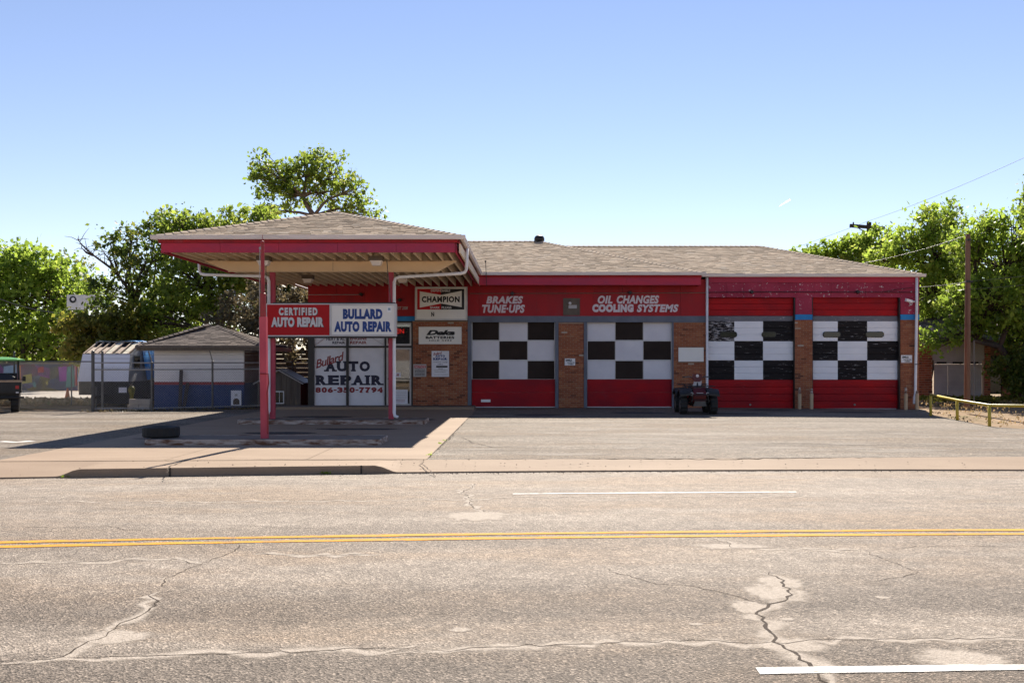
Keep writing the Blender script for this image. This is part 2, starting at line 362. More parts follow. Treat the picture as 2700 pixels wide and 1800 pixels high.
def link(name, me, parent=None, local=False):
    o = bpy.data.objects.new(name, me); COL.objects.link(o)
    if parent is not None:
        o.parent = parent
        if not local and parent.type == 'EMPTY': o.matrix_parent_inverse = inv(parent)
    return o
def obj(name, mb, mats, parent=None, local=False, smooth=False):
    return link(name, tomesh(mb, name, mats, smooth), parent, local)
def tag(o, label=None, cat=None, group=None, kind=None):
    for k, v in (('label', label), ('category', cat), ('group', group), ('kind', kind)):
        if v: o[k] = v
    return o
def thing(name, label, cat, loc, rz=0, group=None):
    o = bpy.data.objects.new(name, None); COL.objects.link(o); o.location = loc; o.rotation_euler = (0, 0, rz); o.empty_display_size = .2
    return tag(o, label, cat, group)
def B(*a, **k): return MB().box(*a, **k)

# ------------------------------------------------------------------ lettering (built-in font -> mesh)
_cache = {}
def glyphs(s, off=0., shear=0., space=1.):
    key = (s, off, shear, space)
    if key not in _cache:
        c = bpy.data.curves.new('t', 'FONT'); c.body = s; c.size = 1; c.offset = off; c.shear = shear; c.space_character = space
        c.fill_mode = 'FRONT'; c.resolution_u = 3; c.dimensions = '2D'
        o = bpy.data.objects.new('t', c); COL.objects.link(o)
        dg = bpy.context.evaluated_depsgraph_get(); me = bpy.data.meshes.new_from_object(o.evaluated_get(dg))
        v = np.array([x.co[:] for x in me.vertices]); f = [tuple(p.vertices) for p in me.polygons]
        bpy.data.objects.remove(o); bpy.data.curves.remove(c); bpy.data.meshes.remove(me)
        v[:, 0] -= v[:, 0].min(); v[:, 1] -= v[:, 1].min(); _cache[key] = (v / np.array([v[:, 0].max(), v[:, 1].max(), 1]), f)
    return _cache[key]
def text(s, rect, Y, m, parent, off=.02, shear=0., space=1., rot=0., local=False, name='lettering'):
    """word fitted into the photo rectangle (x0,y0,x1,y1) on the plane at depth Y"""
    v, f = glyphs(s, off, shear, space)
    x0, x1 = PX(rect[0], Y), PX(rect[2], Y); z1, z0 = PZ(rect[1], Y), PZ(rect[3], Y)
    cx, cz = (x0 + x1) / 2, (z0 + z1) / 2
    X = (v[:, 0] - .5) * (x1 - x0); Z = (v[:, 1] - .5) * (z1 - z0)
    c, sn = math.cos(rot), math.sin(rot)
    mb = MB(); mb.add([(cx + a * c - b * sn, Y, cz + a * sn + b * c) for a, b in zip(X, Z)], f)
    return obj(name, mb, m, parent)
WID = {'I': .55, 'T': .95, '-': .6}
SER = {'A': ((.12, 0), (.88, 0)), 'U': ((.16, 1), (.84, 1)), 'T': ((.5, 0),), 'R': ((.2, 0), (.2, 1), (.88, 0)), 'E': ((.2, 0), (.2, 1)), 'P': ((.25, 0), (.2, 1)),
       'I': ((.5, 0), (.5, 1)), '7': ((.4, 0),), '4': ((.7, 0),)}
def slab(s, rect, Y, m, parent, off=.06):
    """slab-serif word: bold glyphs with bars at the stem ends"""
    n = sum(WID.get(c, 1) for c in s); W = (PX(rect[2], Y) - PX(rect[0], Y)); u = W / n
    z1, z0 = PZ(rect[1], Y), PZ(rect[3], Y); H = z1 - z0; x = PX(rect[0], Y); mb = MB()
    for i, c in enumerate(s):
        wd = WID.get(c, 1) * u; g = wd * .90
        v, f = glyphs(c, off)
        if c == '-':
            mb.add([(x + .1 * wd, Y, z0 + H * .38), (x + .9 * wd, Y, z0 + H * .38), (x + .9 * wd, Y, z0 + H * .6), (x + .1 * wd, Y, z0 + H * .6)], [(0, 1, 2, 3)])
        else:
            gg = g if c != 'I' else g * .55; xo = x + (wd - gg) / 2
            mb.add([(xo + a * gg, Y, z0 + b * H) for a, b, _ in v], f)
            for j, (fx, top) in enumerate(SER.get(c, ())):
                hw = g * (.24 if c != 'I' else .48); cx = xo + fx * gg; zz = z0 if not top else z1 - H * .16
                yy = Y - .001 - .0004 * j
                mb.add([(cx - hw, yy, zz), (cx + hw, yy, zz), (cx + hw, yy, zz + H * .16), (cx - hw, yy, zz + H * .16)], [(0, 1, 2, 3)])
        x += wd
    return obj('lettering', mb, m, parent)
def lines(rects, Y, m, parent, name='small_print'):
    mb = MB()
    for (a, b, c, d) in rects:
        # broken row of word-sized marks
        x = a
        while x < c - .3:
            wd = random.uniform(1.2, 3.4); e = min(c, x + wd)
            mb.add([P(x, d, Y), P(e, d, Y), P(e, b, Y), P(x, b, Y)], [(0, 1, 2, 3)]); x = e + .8
    return obj(name, mb, m, parent)
def rectp(px0, py0, px1, py1, Y, th=.02):
    return MB().box(PX(px0, Y), PX(px1, Y), Y, Y + th, PZ(py1, Y), PZ(py0, Y))

# ================================================================== SETTING
def bend(x):
    L = 8.
    xc = max(-L, min(L, x)); y = .07 * xc - .0055 * xc * xc
    if x > L: y += (x - L) * (.07 - .011 * L)
    if x < -L: y += (x + L) * (.07 + .011 * L)
    return y
CURB = 15.72; YEL = 9.42; NEAR = 1.6
def road_z(d):
    if d > YEL: t = (d - YEL) / (CURB - YEL)
    else: t = (YEL - d) / (YEL - NEAR)
    return -.03 - .10 * min(1, t) ** 1.6
XS = sorted(set([-160, -120, -90, -60, -45, -30, -22, -16, 16, 22, 30, 45, 60, 90, 120, 160] + [x * .5 for x in range(-28, 29)]))
def strip(rows, xs=XS):
    """rows: list of functions x -> (y, z)"""
    mb = MB(); n = len(xs); vs = []
    for fn in rows:
        for x in xs: y, z = fn(x); vs.append((x, y, z))
    fs = [(j * n + i, j * n + i + 1, (j + 1) * n + i + 1, (j + 1) * n + i) for j in range(len(rows) - 1) for i in range(n - 1)]
    return mb.add(vs, fs)
ds = [NEAR + (CURB + .12 - NEAR) * i / 26 for i in range(27)]
road = tag(obj('road', strip([(lambda x, d=d: (d + bend(x), road_z(min(d, CURB)))) for d in ds]), 'road_asphalt'), 'two-way grey cracked asphalt road in front of the shop', kind='structure')
def road_at(px, py):
    """point of the road surface seen at a photo pixel"""
    Y = GY(py, -.08)
    for _ in range(6):
        x = PX(px, Y); Y = GY(py, road_z(Y - bend(x)))
    x = PX(px, Y); return Vector((x, Y, road_z(Y - bend(x))))
# ground reaching the horizon
gx = [-6000, -1500, -400, -160, -60, 60, 160, 400, 1500, 6000]; gy = [-6000, -800, -100, -20, 1.0, 16.1, 17, 60, 200, 800, 2500, 9000]
gm = MB(); gv = [(x, y, (-.3 if y < 16.5 and y > .5 else -.10)) for y in gy for x in gx]; n = len(gx)
gm.add(gv, [(j * n + i, j * n + i + 1, (j + 1) * n + i + 1, (j + 1) * n + i) for j in range(len(gy) - 1) for i in range(n - 1)])
# keep the ground under the bent road
for i, v in enumerate(gm.v):
    if abs(v[0]) > 50 and v[1] < 61: gm.v[i] = (v[0], v[1], -.32)
tag(obj('ground', gm, 'dirt'), 'bare tan dirt and dry grass around the lots', kind='structure')
# concrete pavement strip with kerb and driveway aprons
K0, K1 = -7.05, -1.98
def zf(x):
    def ss(a): a = max(0, min(1, a)); return a * a * (3 - 2 * a)
    return -.105 + .105 * ss((x - K0) / .35) * ss((K1 - x) / .35) if K0 < x < K1 else -.105
def backY(x): return 16.55 + .05 * max(-9, min(12, x)) + (bend(x) - bend(-9 if x < 0 else 12) if abs(x) > 12 else 0)
xs2 = sorted(set(XS + [K0, K0 + .08, K0 + .16, K0 + .24, K0 + .35, K1, K1 - .08, K1 - .16, K1 - .24, K1 - .35]))
rows = [lambda x: (CURB + bend(x), -.2), lambda x: (CURB + bend(x) + .004, zf(x)), lambda x: (CURB + bend(x) + .05, zf(x) + .006),
        lambda x: ((CURB + bend(x)) * .65 + backY(x) * .35, zf(x) * .68), lambda x: ((CURB + bend(x)) * .3 + backY(x) * .7, zf(x) * .32), lambda x: (backY(x), .0), lambda x: (backY(x), -.2)]
pav = tag(obj('pavement', strip(rows, xs2), 'concrete'), 'tan concrete pavement strip with kerb and driveway aprons', kind='structure')
# asphalt lot (falls slightly to the right)
def lotz(x): t = max(0, min(1, (x - 6) / 8)); return -.05 * t * t * (3 - 2 * t)
RE = [(12, 16.9), (40, 18.2), (40, 21.5), (16.5, 23.6), (12.4, 24.6), (12.0, 25.5), (12.35, 28.3), (12.75, 31), (13.9, 34.6), (13.9, 35.2)]
def lot():
    mb = MB(); xs = [-60, -40, -25, -18, -14, -11, -8.62]
    yb = 32.4
    for a, b in zip(xs[:-1], xs[1:]):
        mb.add([(a, backY(a) + .002, -.004), (b, backY(b) + .002, -.004), (b, yb, -.004), (a, yb, -.004)], [(0, 1, 2, 3)])
    mb.add([(-12.5, 32.4, -.004), (-8.62, 32.4, -.004), (-7.7, 35.2, -.004), (-9.8, 35.2, -.004)], [(0, 1, 2, 3)])
    mb.add([(-8.62, 20, -.004), (-8.62, 32.4, -.004), (-7.7, 35.2, -.004), (-7.7, 20, -.004)], [(0, 3, 2, 1)])
    xs = [-1.62, 0, 2, 4, 6, 7, 8, 9, 10, 11, 12]
    for a, b in zip(xs[:-1], xs[1:]):
        mb.add([(a, backY(a) + .002, lotz(a) - .004), (b, backY(b) + .002, lotz(b) - .004), (b, 35.2, lotz(b) - .004), (a, 35.2, lotz(a) - .004)], [(0, 1, 2, 3)])
    mb.add([(x, y, lotz(x) - .004) for x, y in RE] + [(12, 35.2, lotz(12) - .004)], [tuple(range(len(RE) + 1))])
    return mb
lot_o = tag(obj('parking_lot', lot(), 'lot_asphalt'), 'worn grey asphalt parking area before the garage doors', kind='structure')
pad = MB()
for a, b in ((-8.62, -5.9), (-5.89, -3.6), (-3.59, -1.62)):
    for c, d in ((16.1, 18.9), (18.91, 22.2), (22.21, 25.5), (25.51, 28.9), (28.91, 32.2), (32.21, 35.1)):
        y0 = c
        if c < 16.2: 
            pad.add([(a, backY(a) + .003, .006), (b, backY(b) + .003, .006), (b, d, .006), (a, d, .006)], [(0, 1, 2, 3)])
        else: pad.add([(a, c, .006), (b, c, .006), (b, d, .006), (a, d, .006)], [(0, 1, 2, 3)])
pad.add([(-8.62, backY(-8.6) + .003, .0), (-1.62, backY(-1.62) + .003, .0), (-1.62, 35.1, .0), (-8.62, 35.1, .0)], [(0, 1, 2, 3)])
pad_o = tag(obj('forecourt', pad, 'concrete'), 'tan concrete forecourt slab under the canopy', kind='structure')
tag(obj('side_street', strip([lambda x: (43.2, -.085), lambda x: (57.6, -.085)], [-90, -70, -50, -35, -25, -14]), 'concrete_far'), 'pale concrete side street behind the chain link fence', kind='structure')
tag(obj('near_pavement', strip([lambda x: (NEAR + bend(x) + .02, -.2), lambda x: (NEAR + bend(x), .0), lambda x: (-.6 + bend(x), .0), lambda x: (-.6 + bend(x), -.2)], XS), 'concrete'), 'concrete pavement on the near side of the road', kind='structure')

for px in (443, 941):
    x = PX(px, 15.1); obj('kerb_joint', B(x - .012, x + .012, CURB + bend(x) - .006, CURB + bend(x) + .02, -.13, .004), 'frame_dark', pav)
# ---- road markings (4 mm sheets)
def ribbon(fn0, fn1, xs, dz=.004):
    mb = MB(); n = len(xs)
    vs = [(x, fn0(x) + bend(x), road_z(fn0(x)) + dz) for x in xs] + [(x, fn1(x) + bend(x), road_z(fn1(x)) + dz) for x in xs]
    return mb.add(vs, [(i, i + 1, n + i + 1, n + i) for i in range(n - 1)])
wob = lambda x, k: .007 * math.sin(1.9 * x + k) + .004 * math.sin(7.3 * x + 2 * k)
fx = [x * .2 for x in range(-60, 61)]; lx = [-160, -100, -60, -30] + fx + [30, 60, 100, 160]
for k, y0 in enumerate((YEL - .155, YEL + .075)):
    obj('centre_line', ribbon(lambda x: y0 + wob(x, k), lambda x: y0 + .105 + wob(x, k + 3), lx), 'line_yellow', road)
a = road_at(1352, 1302); b = road_at(2100, 1297)
for x0, x1 in ((a.x, b.x), (a.x - 12, b.x - 12), (a.x + 12, b.x + 12)):
    xs = [x0 + (x1 - x0) * i / 20 for i in range(21)]; yc = a.y - bend(a.x)
    obj('lane_line', ribbon(lambda x: yc - .05 + wob(x, 1), lambda x: yc + .05 + wob(x, 5), xs), 'line_white', road)
a = road_at(1998, 1769); yc = a.y - bend(a.x)
for x0, x1 in ((a.x, a.x + 3.6), (a.x - 12, a.x - 8.4), (a.x + 12, a.x + 15.6)):
    xs = [x0 + (x1 - x0) * i / 20 for i in range(21)]
    obj('lane_line', ribbon(lambda x: yc - .05 + wob(x, 1) * .7, lambda x: yc + .05 + wob(x, 5) * .7, xs), 'line_white', road)
# ---- cracks and pale worn patches
def crack_mesh(pts, wd, dz, jit=.012, step=.06, taper=True, at=None):
    pts = [Vector(p) for p in pts]; q = []
    for a, b in zip(pts[:-1], pts[1:]):
        k = max(1, int((b - a).length / step))
        for i in range(k): q.append(a.lerp(b, i / k))
    q.append(pts[-1]); mb = MB(); es = []; vs = []; n = len(q)
    for i, p in enumerate(q):
        d = (q[min(i + 1, n - 1)] - q[max(i - 1, 0)]); d.z = 0; d.normalize(); s = Vector((-d.y, d.x, 0))
        p = p + s * random.gauss(0, jit); t = min(1, 6 * min(i, n - 1 - i) / n + .25) if taper else 1
        w_ = wd * t * random.uniform(.6, 1.35) / 2
        for c, e in ((-1, 0), (0, 1), (1, 0)):
            v = p + s * c * w_
            v.z = (road_z(v.y - bend(v.x)) if at is None else at(v)) + dz; vs.append(v); es.append(e)
    fs = [(3 * i + j, 3 * i + j + 1, 3 * i + j + 4, 3 * i + j + 3) for i in range(n - 1) for j in range(2)]
    mb.add(vs, fs); mb.e = es; return mb
def zz(ox, oy, k, L): return [road_at(ox + k * x, oy + k * y) for x, y in L]
A = (1600, 1350, .4677); Bq = (0, 1350, .4677); Cq = (1000, 1050, .7228)
CR = [(A, [(-1250, 800), (-900, 775), (-500, 755), (-200, 745), (0, 735), (340, 728), (480, 722), (760, 735), (930, 735), (1010, 745), (1060, 730), (1150, 722), (1550, 718), (1800, 710), (2352, 712), (2700, 714)], .022, 1),
      (A, [(905, 340), (995, 385), (1010, 420), (1040, 465), (1020, 490), (930, 520), (870, 550), (855, 575), (895, 625), (920, 670), (960, 730), (1020, 770), (1080, 810), (1170, 870), (1190, 905), (1230, 945), (1300, 1010)], .035, 2),
      (A, [(0, 320), (60, 348), (130, 355), (200, 385), (280, 405), (420, 410), (600, 440), (730, 475), (840, 500), (920, 520)], .018, 0),
      (A, [(1440, 215), (1600, 280), (1750, 335), (1600, 375), (1450, 395)], .014, 0), (A, [(600, 145), (680, 170), (710, 200), (900, 205), (1200, 210), (1440, 215)], .018, 1),
      (A, [(1600, 210), (1750, 195), (2000, 190), (2300, 195), (2600, 192)], .02, 0),
      (Bq, [(0, 858), (200, 840), (360, 815), (430, 770), (490, 725), (600, 700), (640, 655), (720, 610), (800, 580), (850, 540), (870, 490), (840, 455)], .026, 1),
      (Bq, [(370, 820), (560, 822), (900, 810), (1200, 798), (1700, 785), (2000, 770), (2352, 765)], .022, 1),
      (Bq, [(880, 440), (950, 370), (1050, 320), (1130, 295), (1230, 255), (1310, 225), (1360, 180)], .016, 0),
      (Bq, [(0, 293), (400, 283), (700, 265), (980, 262), (1130, 295)], .018, 1), (Bq, [(1440, 232), (1600, 240), (1900, 240), (2150, 235)], .022, 1),
      (Bq, [(0, 80), (380, 88), (620, 80), (700, 100), (900, 106)], .02, 0), (Bq, [(1280, 70), (1550, 85), (1800, 92)], .016, 0),
      (Cq, [(350, 310), (340, 325), (300, 342), (335, 365), (330, 385), (355, 405), (400, 418)], .03, 1),
      (Cq, [(-1380, 375), (-900, 378), (-400, 376), (0, 372), (300, 370), (500, 360), (1000, 357), (1500, 358), (2352, 355)], .022, 1)]
for (k, L, wd, halo) in CR:
    pts = zz(*k, L)
    if halo: obj('worn_patch', crack_mesh(pts, .12 + .09 * halo, .0015, .04, .1), 'patch_pale', road)
    obj('road_crack', crack_mesh(pts, wd * (.9 if halo == 2 else .62), .003, .014), 'crack', road)
def blob(cx, cy, rx, ry, m, parent, z, name, n=22):
    mb = MB(); vs = [(cx, cy, z(cx, cy))]; es = [1.3]
    for ring, e in ((.5, .9), (1., 0.)):
        for i in range(n):
            t = 2 * math.pi * i / n; k = ring * random.uniform(.8, 1.15); x = cx + rx * k * math.cos(t); y = cy + ry * k * math.sin(t)
            vs.append((x, y, z(x, y))); es.append(e)
    fs = [(0, 1 + i, 1 + (i + 1) % n) for i in range(n)] + [(1 + i, 1 + n + i, 1 + n + (i + 1) % n, 1 + (i + 1) % n) for i in range(n)]
    mb.add(vs, fs); mb.e = es; return obj(name, mb, m, parent)
rz_ = lambda x, y: road_z(y - bend(x)) + .0022
for px, py, rx, ry in ((2030, 1560, .28, .38), (1975, 1600, .2, .25), (2060, 1535, .25, .3), (2085, 1700, .3, .22), (2540, 1735, .35, .25), (1215, 1660, .1, .08), (1835, 1645, .07, .05), (2075, 1632, .07, .05), (2330, 1575, .08, .05), (1930, 1440, .5, .18), (300, 1680, .3, .2), (1255, 1360, .5, .5)):
    p = road_at(px, py); blob(p.x, p.y, rx, ry, 'patch_pale', road, rz_, 'worn_patch')
random.seed(31)
for _ in range(70):
    x = random.uniform(-1, 12); y = random.uniform(17.2, 28.3)
    blob(x, y, random.uniform(.25, 1.3), random.uniform(.08, .4), 'scuff_pale', lot_o, lambda a, b: lotz(a) + random.uniform(-.0025, -.001), 'worn_patch', 14)
for x, y, rx, ry in ((8.2, 33.4, 1.2, .5), (10.8, 32.4, 1.4, .5), (3.6, 31.5, 1.3, .6), (0.4, 30.2, 1.1, .6), (6.5, 31.0, 1.5, .5)):
    blob(x, y, rx, ry, 'oil_dark', lot_o, lambda a, b: lotz(a) + .002, 'oil_stain', 16)
for x, y, rx, ry in ((-5.5, 22.5, 1.2, .5), (-4, 23.8, 1.4, .4), (-7.5, 20.9, .9, .3), (-3.2, 27.6, 1, .6), (-6, 29, 1.4, .7)):
    blob(x, y, rx, ry, 'oil_dark', pad_o, lambda a, b: .0095, 'oil_stain', 16)
LZ = lambda v: lotz(v.x)
def lp(L): return [Vector((PX(x, GY(y)), GY(y), 0)) for x, y in L]
for L, wd in (([(1215, 1150), (1250, 1168), (1300, 1178), (1420, 1180), (1600, 1176), (1800, 1177)], .03), ([(1250, 1082), (1215, 1120), (1180, 1160), (1112, 1219)], .05), ([(2000, 1166), (2250, 1172), (2480, 1175), (2700, 1184)], .04),
              ([(1240, 1130), (1400, 1134), (1620, 1130)], .03), ([(1120, 1211), (1500, 1209), (1900, 1208.5), (2300, 1205), (2690, 1203)], .06)):
    obj('lot_crack', crack_mesh(lp(L), wd, .001, .02, .12, at=LZ), 'crack', lot_o)
for L, wd in (([(0, 1163), (40, 1165), (86, 1162)], .22),):
    obj('paint_line', crack_mesh(lp(L), wd, .0, .01, .2, False, at=LZ), 'line_white', lot_o)
PZf = lambda v: .004 + zf(v.x) * max(0, min(1, (backY(v.x) - v.y) / 1.4))
for L, wd in (([(440, 1249), (447, 1229), (470, 1222), (487, 1214)], .03), ([(560, 1209), (700, 1210.5), (900, 1212), (1100, 1211)], .03), ([(1110, 1217), (1130, 1226), (1150, 1240)], .03)):
    pts = lp(L)
    obj('pavement_joint', crack_mesh(pts, wd, .004, .01, .1, at=lambda v: PZf(v)), 'crack' if wd < .05 else 'stain', pav)

# ================================================================== ROOFS
def scan(poly, v):
    xs = []
    for (u0, v0), (u1, v1) in zip(poly, poly[1:] + poly[:1]):
        if (v0 <= v) != (v1 <= v): xs.append(u0 + (v - v0) / (v1 - v0) * (u1 - u0))
    xs.sort(); return list(zip(xs[::2], xs[1::2]))
def shingles(pts, m, parent, course=.135, tab=.27, thick=.018):
    pts = [Vector(p) for p in pts]; o = pts[0]; u = (pts[1] - o).normalized()
    nrm = None
    for p in pts[2:]:
        c = u.cross(p - o)
        if c.length > .5: nrm = c.normalized(); break
    if nrm.z < 0: nrm = -nrm
    v = nrm.cross(u)
    if v.z < 0: v = -v
    poly = [((p - o).dot(u), (p - o).dot(v)) for p in pts]; vmax = max(b for a, b in poly); mb = MB(); k = 0; y = 0.
    while y < vmax:
        y1 = min(y + course, vmax)
        for a, b in scan(poly, (y + y1) / 2):
            x = a - random.uniform(0, tab)
            while x < b:
                x2 = x + tab * random.uniform(.55, 1.3); xa, xb = max(a, x), min(b, x2); h = thick * random.uniform(.6, 1.3); g = .004
                if xb - xa > .02:
                    q0 = o + u * (xa + g) + v * y; q1 = o + u * (xb - g) + v * y; q2 = o + u * (xb - g) + v * (y1 + .02); q3 = o + u * (xa + g) + v * (y1 + .02)
                    r = random.random()
                    mb.add([q0 + nrm * h, q1 + nrm * h, q2 + nrm * .003, q3 + nrm * .003, q0, q1], [(0, 1, 2, 3), (4, 5, 1, 0)], r)
                x = x2
        y += course
    s = obj('shingles', mb, m, parent); tag(s, kind='stuff'); return s
def ridge(a, b, m, parent):
    mb = MB(); a = Vector(a); b = Vector(b); n = max(2, int((b - a).length / .2)); d = (b - a) / n
    sx = d.cross(Vector((0, 0, 1))).normalized() * .13
    for i in range(n):
        p = a + d * i; q = a + d * (i + 1.15); r = random.random(); up = Vector((0, 0, .035)); lo = Vector((0, 0, -.02))
        mb.add([p - sx + lo + up * .6, p + up * 1.5, p + sx + lo + up * .6, q - sx + lo, q + up, q + sx + lo], [(0, 1, 4, 3), (1, 2, 5, 4), (0, 2, 1)], r)
    return tag(obj('ridge_cap', mb, m, parent), kind='stuff')

# ================================================================== THE SHOP
SH = thing('auto_repair_shop', 'low red and brick auto repair shop with canopy and checkered garage doors', 'shop', (-.5, 35, 0))
xL, xR, yE, yC, eZ = -8.95, 6.1, 34.2, 24.2, 4.66
k_ = .303; hw = (-1.55 - xL) / 2; xm = xL + hw; hm = 5.85; zr = eZ + k_ * hm; zc = eZ + k_ * hw; yBk = yE + 2 * hm
def pt(x, y, z): return Vector((x, y, z))
c1, c2 = pt(xm, yC + hw, zc), pt(xm, yE + hw, zc); r1, r2 = pt(xL + hm, yE + hm, zr), pt(xR - hm + .35, yE + hm, zr)
planes = [[pt(xL, yC, eZ), pt(-1.55, yC, eZ), c1],
          [pt(xL, yBk, eZ), pt(xL, yC, eZ), c1, c2, r1],
          [pt(-1.55, yC, eZ), pt(-1.55, yE, eZ), c2, c1],
          [pt(-1.55, yE, eZ), pt(xR, yE, eZ), r2, r1, c2],
          [pt(xR, yE, eZ), pt(xR, yBk, eZ), r2], [pt(xR, yBk, eZ), pt(xL, yBk, eZ), r1, r2]]
deck = MB()
for p in planes: deck.add([q - Vector((0, 0, .004)) for q in p], [tuple(range(len(p)))])
roof = obj('roof', deck, 'shingle', SH)
for p in planes[:5]: shingles(p, 'shingle', roof)
for a, b in ((planes[0][0], c1), (planes[0][1], c1), (c1, c2), (r1, r2), (planes[4][0], r2)): ridge(a, b, 'shingle', roof)
# right wing roof
wx, wy, wz, wr = 13.9, 34.82, 4.66, 4.57; wk = .328
wa, wb = pt(2.0, wy + wr, wz + wk * wr), pt(wx - wr, wy + wr, wz + wk * wr)
wp = [[pt(2.0, wy, wz), pt(wx, wy, wz), wb, wa], [pt(wx, wy, wz), pt(wx, wy + 2 * wr, wz), wb], [pt(wx, wy + 2 * wr, wz), pt(2., wy + 2 * wr, wz), wa, wb]]
wdk = MB()
for p in wp: wdk.add([q - Vector((0, 0, .004)) for q in p], [tuple(range(len(p)))])
roof2 = obj('wing_roof', wdk, 'shingle', SH)
# keep shingles of the wing from poking through the main hip: start where it clears
shingles([pt(xR + .02, wy, wz), pt(wx, wy, wz), wb, pt(1.6, wy + wr, wz + wk * wr)], 'shingle', roof2); shingles(wp[1], 'shingle', roof2)
ridge(pt(1.5, wy + wr, wz + wk * wr), wb, 'shingle', roof2); ridge(pt(wx, wy, wz), wb, 'shingle', roof2)
# roof vents
t = MB().lathe([(.12, 0), (.13, .05), (.19, .09), (.21, .16), (.195, .23), (.15, .29), (.08, .325), (.0, .335)], (PX(1422, 40.1), 40.1, zr - .05), n=18)
for i in range(18):
    a = 2 * math.pi * i / 18; cx, cy = PX(1422, 40.1), 40.1
    t.beam((cx + .2 * math.cos(a), cy + .2 * math.sin(a), zr + .04), (cx + .16 * math.cos(a + .2), cy + .16 * math.sin(a + .2), zr + .22), .012, .02)
obj('turbine_vent', t, 'black_plastic', roof)
vx, vy = PX(1180, 25.9), 25.9; vz0 = eZ + k_ * (-1.55 - vx)
obj('roof_vent', MB().lathe([(.035, 0), (.035, .10), (.07, .105), (.05, .14), (.0, .145)], (vx, vy, vz0 - .03), n=12), 'galv', roof)
# gutters
def gutter(a, b, out, name='gutter'):
    a = Vector(a); b = Vector(b); out = Vector(out)
    prof = [(0, -.09), (.065, -.09), (.085, -.045), (.085, -.015), (.10, -.01), (.10, .01), (.09, .01), (.08, -.01), (.07, -.04), (0.0, -.04)]
    poly = [a + out * p + Vector((0, 0, q)) for p, q in prof]
    return obj(name, MB().prism(poly, b - a), 'gutter_white', SH)
gz = eZ + .015
gutter((xL - .12, yC, gz), (-1.43, yC, gz), (0, -1, 0)); gutter((xL, yC, gz), (xL, yBk, gz), (-1, 0, 0)); gutter((-1.55, yC, gz), (-1.55, yE - .12, gz), (1, 0, 0))
gutter((-1.5, yE, gz), (xR + .12, yE, gz), (0, -1, 0)); gutter((6.18, wy, wz + .01), (wx + .12, wy, wz + .01), (0, -1, 0))
# fascia boards of the canopy and the main eave
def boards(a, b, z0, z1, th, out, m, L=1.42, name='fascia_board'):
    a = Vector(a); b = Vector(b); d = (b - a); n = max(1, round(d.length / L)); u = d.normalized(); out = Vector(out)
    for i in range(n):
        p = a + d * (i / n) + u * .003; q = a + d * ((i + 1) / n) - u * .003; dz = random.uniform(-.003, .003)
        poly = [p + Vector((0, 0, z0 + dz)), q + Vector((0, 0, z0 + dz)), q + Vector((0, 0, z1)), p + Vector((0, 0, z1))]
        obj(name, MB().prism(poly, out * (th + dz)), m, SH)
f0, f1 = 4.275, 4.505
boards((xL + .10, yC + .1, 0), (-1.70, yC + .1, 0), f0, f1, .04, (0, -1, 0), 'paint_fascia')
boards((xL + .10, yC + .14, 0), (xL + .10, 35, 0), f0, f1, .04, (-1, 0, 0), 'paint_fascia', 1.8)
boards((-1.70, yC + .14, 0), (-1.70, yE + .12, 0), f0, f1, .04, (1, 0, 0), 'paint_fascia', 1.8)
boards((-1.655, yE + .12, 0), (xR - .02, yE + .12, 0), 4.255, f1, .04, (0, -1, 0), 'paint_fascia', 2.6)
obj('fascia_board', B(xR - .06, xR - .02, yE + .13, 34.96, 4.255, 4.5), 'paint_fascia', SH)
for a, b, o in (((xL + .04, yC + .06, 0), (-1.63, yC + .06, 0), (0, -1, 0)), ((-1.63, yC + .1, 0), (-1.63, yE + .1, 0), (1, 0, 0)), ((xL + .04, yC + .1, 0), (xL + .04, 35, 0), (-1, 0, 0)), ((-1.6, yE + .09, 0), (xR, yE + .09, 0), (0, -1, 0))):
    boards(a, b, 4.51, 4.60, .03, o, 'paint_red', 4, 'eave_trim')
# canopy ceiling, rafters, beam
ceil_ = obj('canopy_ceiling', B(xL + .11, -1.71, yC + .15, 34.98, 4.50, 4.53), 'ceiling_board_shaded', SH)
obj('eave_soffit', B(-1.66, xR - .07, yE + .13, 34.98, 4.30, 4.32), 'paint_red', SH)
nr = 26
for i in range(nr):
    x = xL + .32 + (7.05) * i / (nr - 1); z0 = 4.27 + random.uniform(-.006, .006)
    obj('rafter', B(x - .02, x + .02, yC + .15, 34.97, z0, 4.498), 'cream', ceil_)
beam = MB(); by0, by1 = 26.12, 26.30; bz0, bz1 = 3.985, 4.262; bl, br = -8.42, -1.78
beam.prism([(bl, by0, bz1), (bl + .68, by0, bz0), (br - .5, by0, bz0), (br, by0, bz1)], (0, by1 - by0, 0))
beam_o = obj('canopy_beam', beam, 'beam_cream', SH)
obj('beam_joint', B(-5.03, -5.022, by0 - .004, by0 - .001, bz0 + .01, bz1 - .01), 'stain', beam_o)
for zz_ in (bz0 + .004, bz1 - .02):
    obj('beam_flange', B(bl + .66, br - .48, by0 - .05, by0 - .001, zz_ - .02, zz_), 'beam_cream', beam_o)
for px in (719, 1031.5):
    x = PX(px, 26.2); obj('canopy_post', B(x - .062, x + .062, 26.14, 26.27, .115, bz0 - .022), 'paint_post', SH)
def downspout(pts, r=.042, parent=SH): return obj('downspout', MB().tube(pts, r, 8), 'paint_white', parent, smooth=True)
x1 = PX(709, 26.1)
downspout([(xL - .05, 27.5, 4.57), (xL - .03, 27.5, 4.12), (xL + .03, 27.45, 4.04), (xL + .14, 27.4, 4.01), (x1 - .12, 26.15, 3.86), (x1 - .03, 26.1, 3.82), (x1, 26.1, 3.72), (x1, 26.1, .32), (x1 - .05, 26.05, .2)])
x2 = PX(1039.5, 26.05)
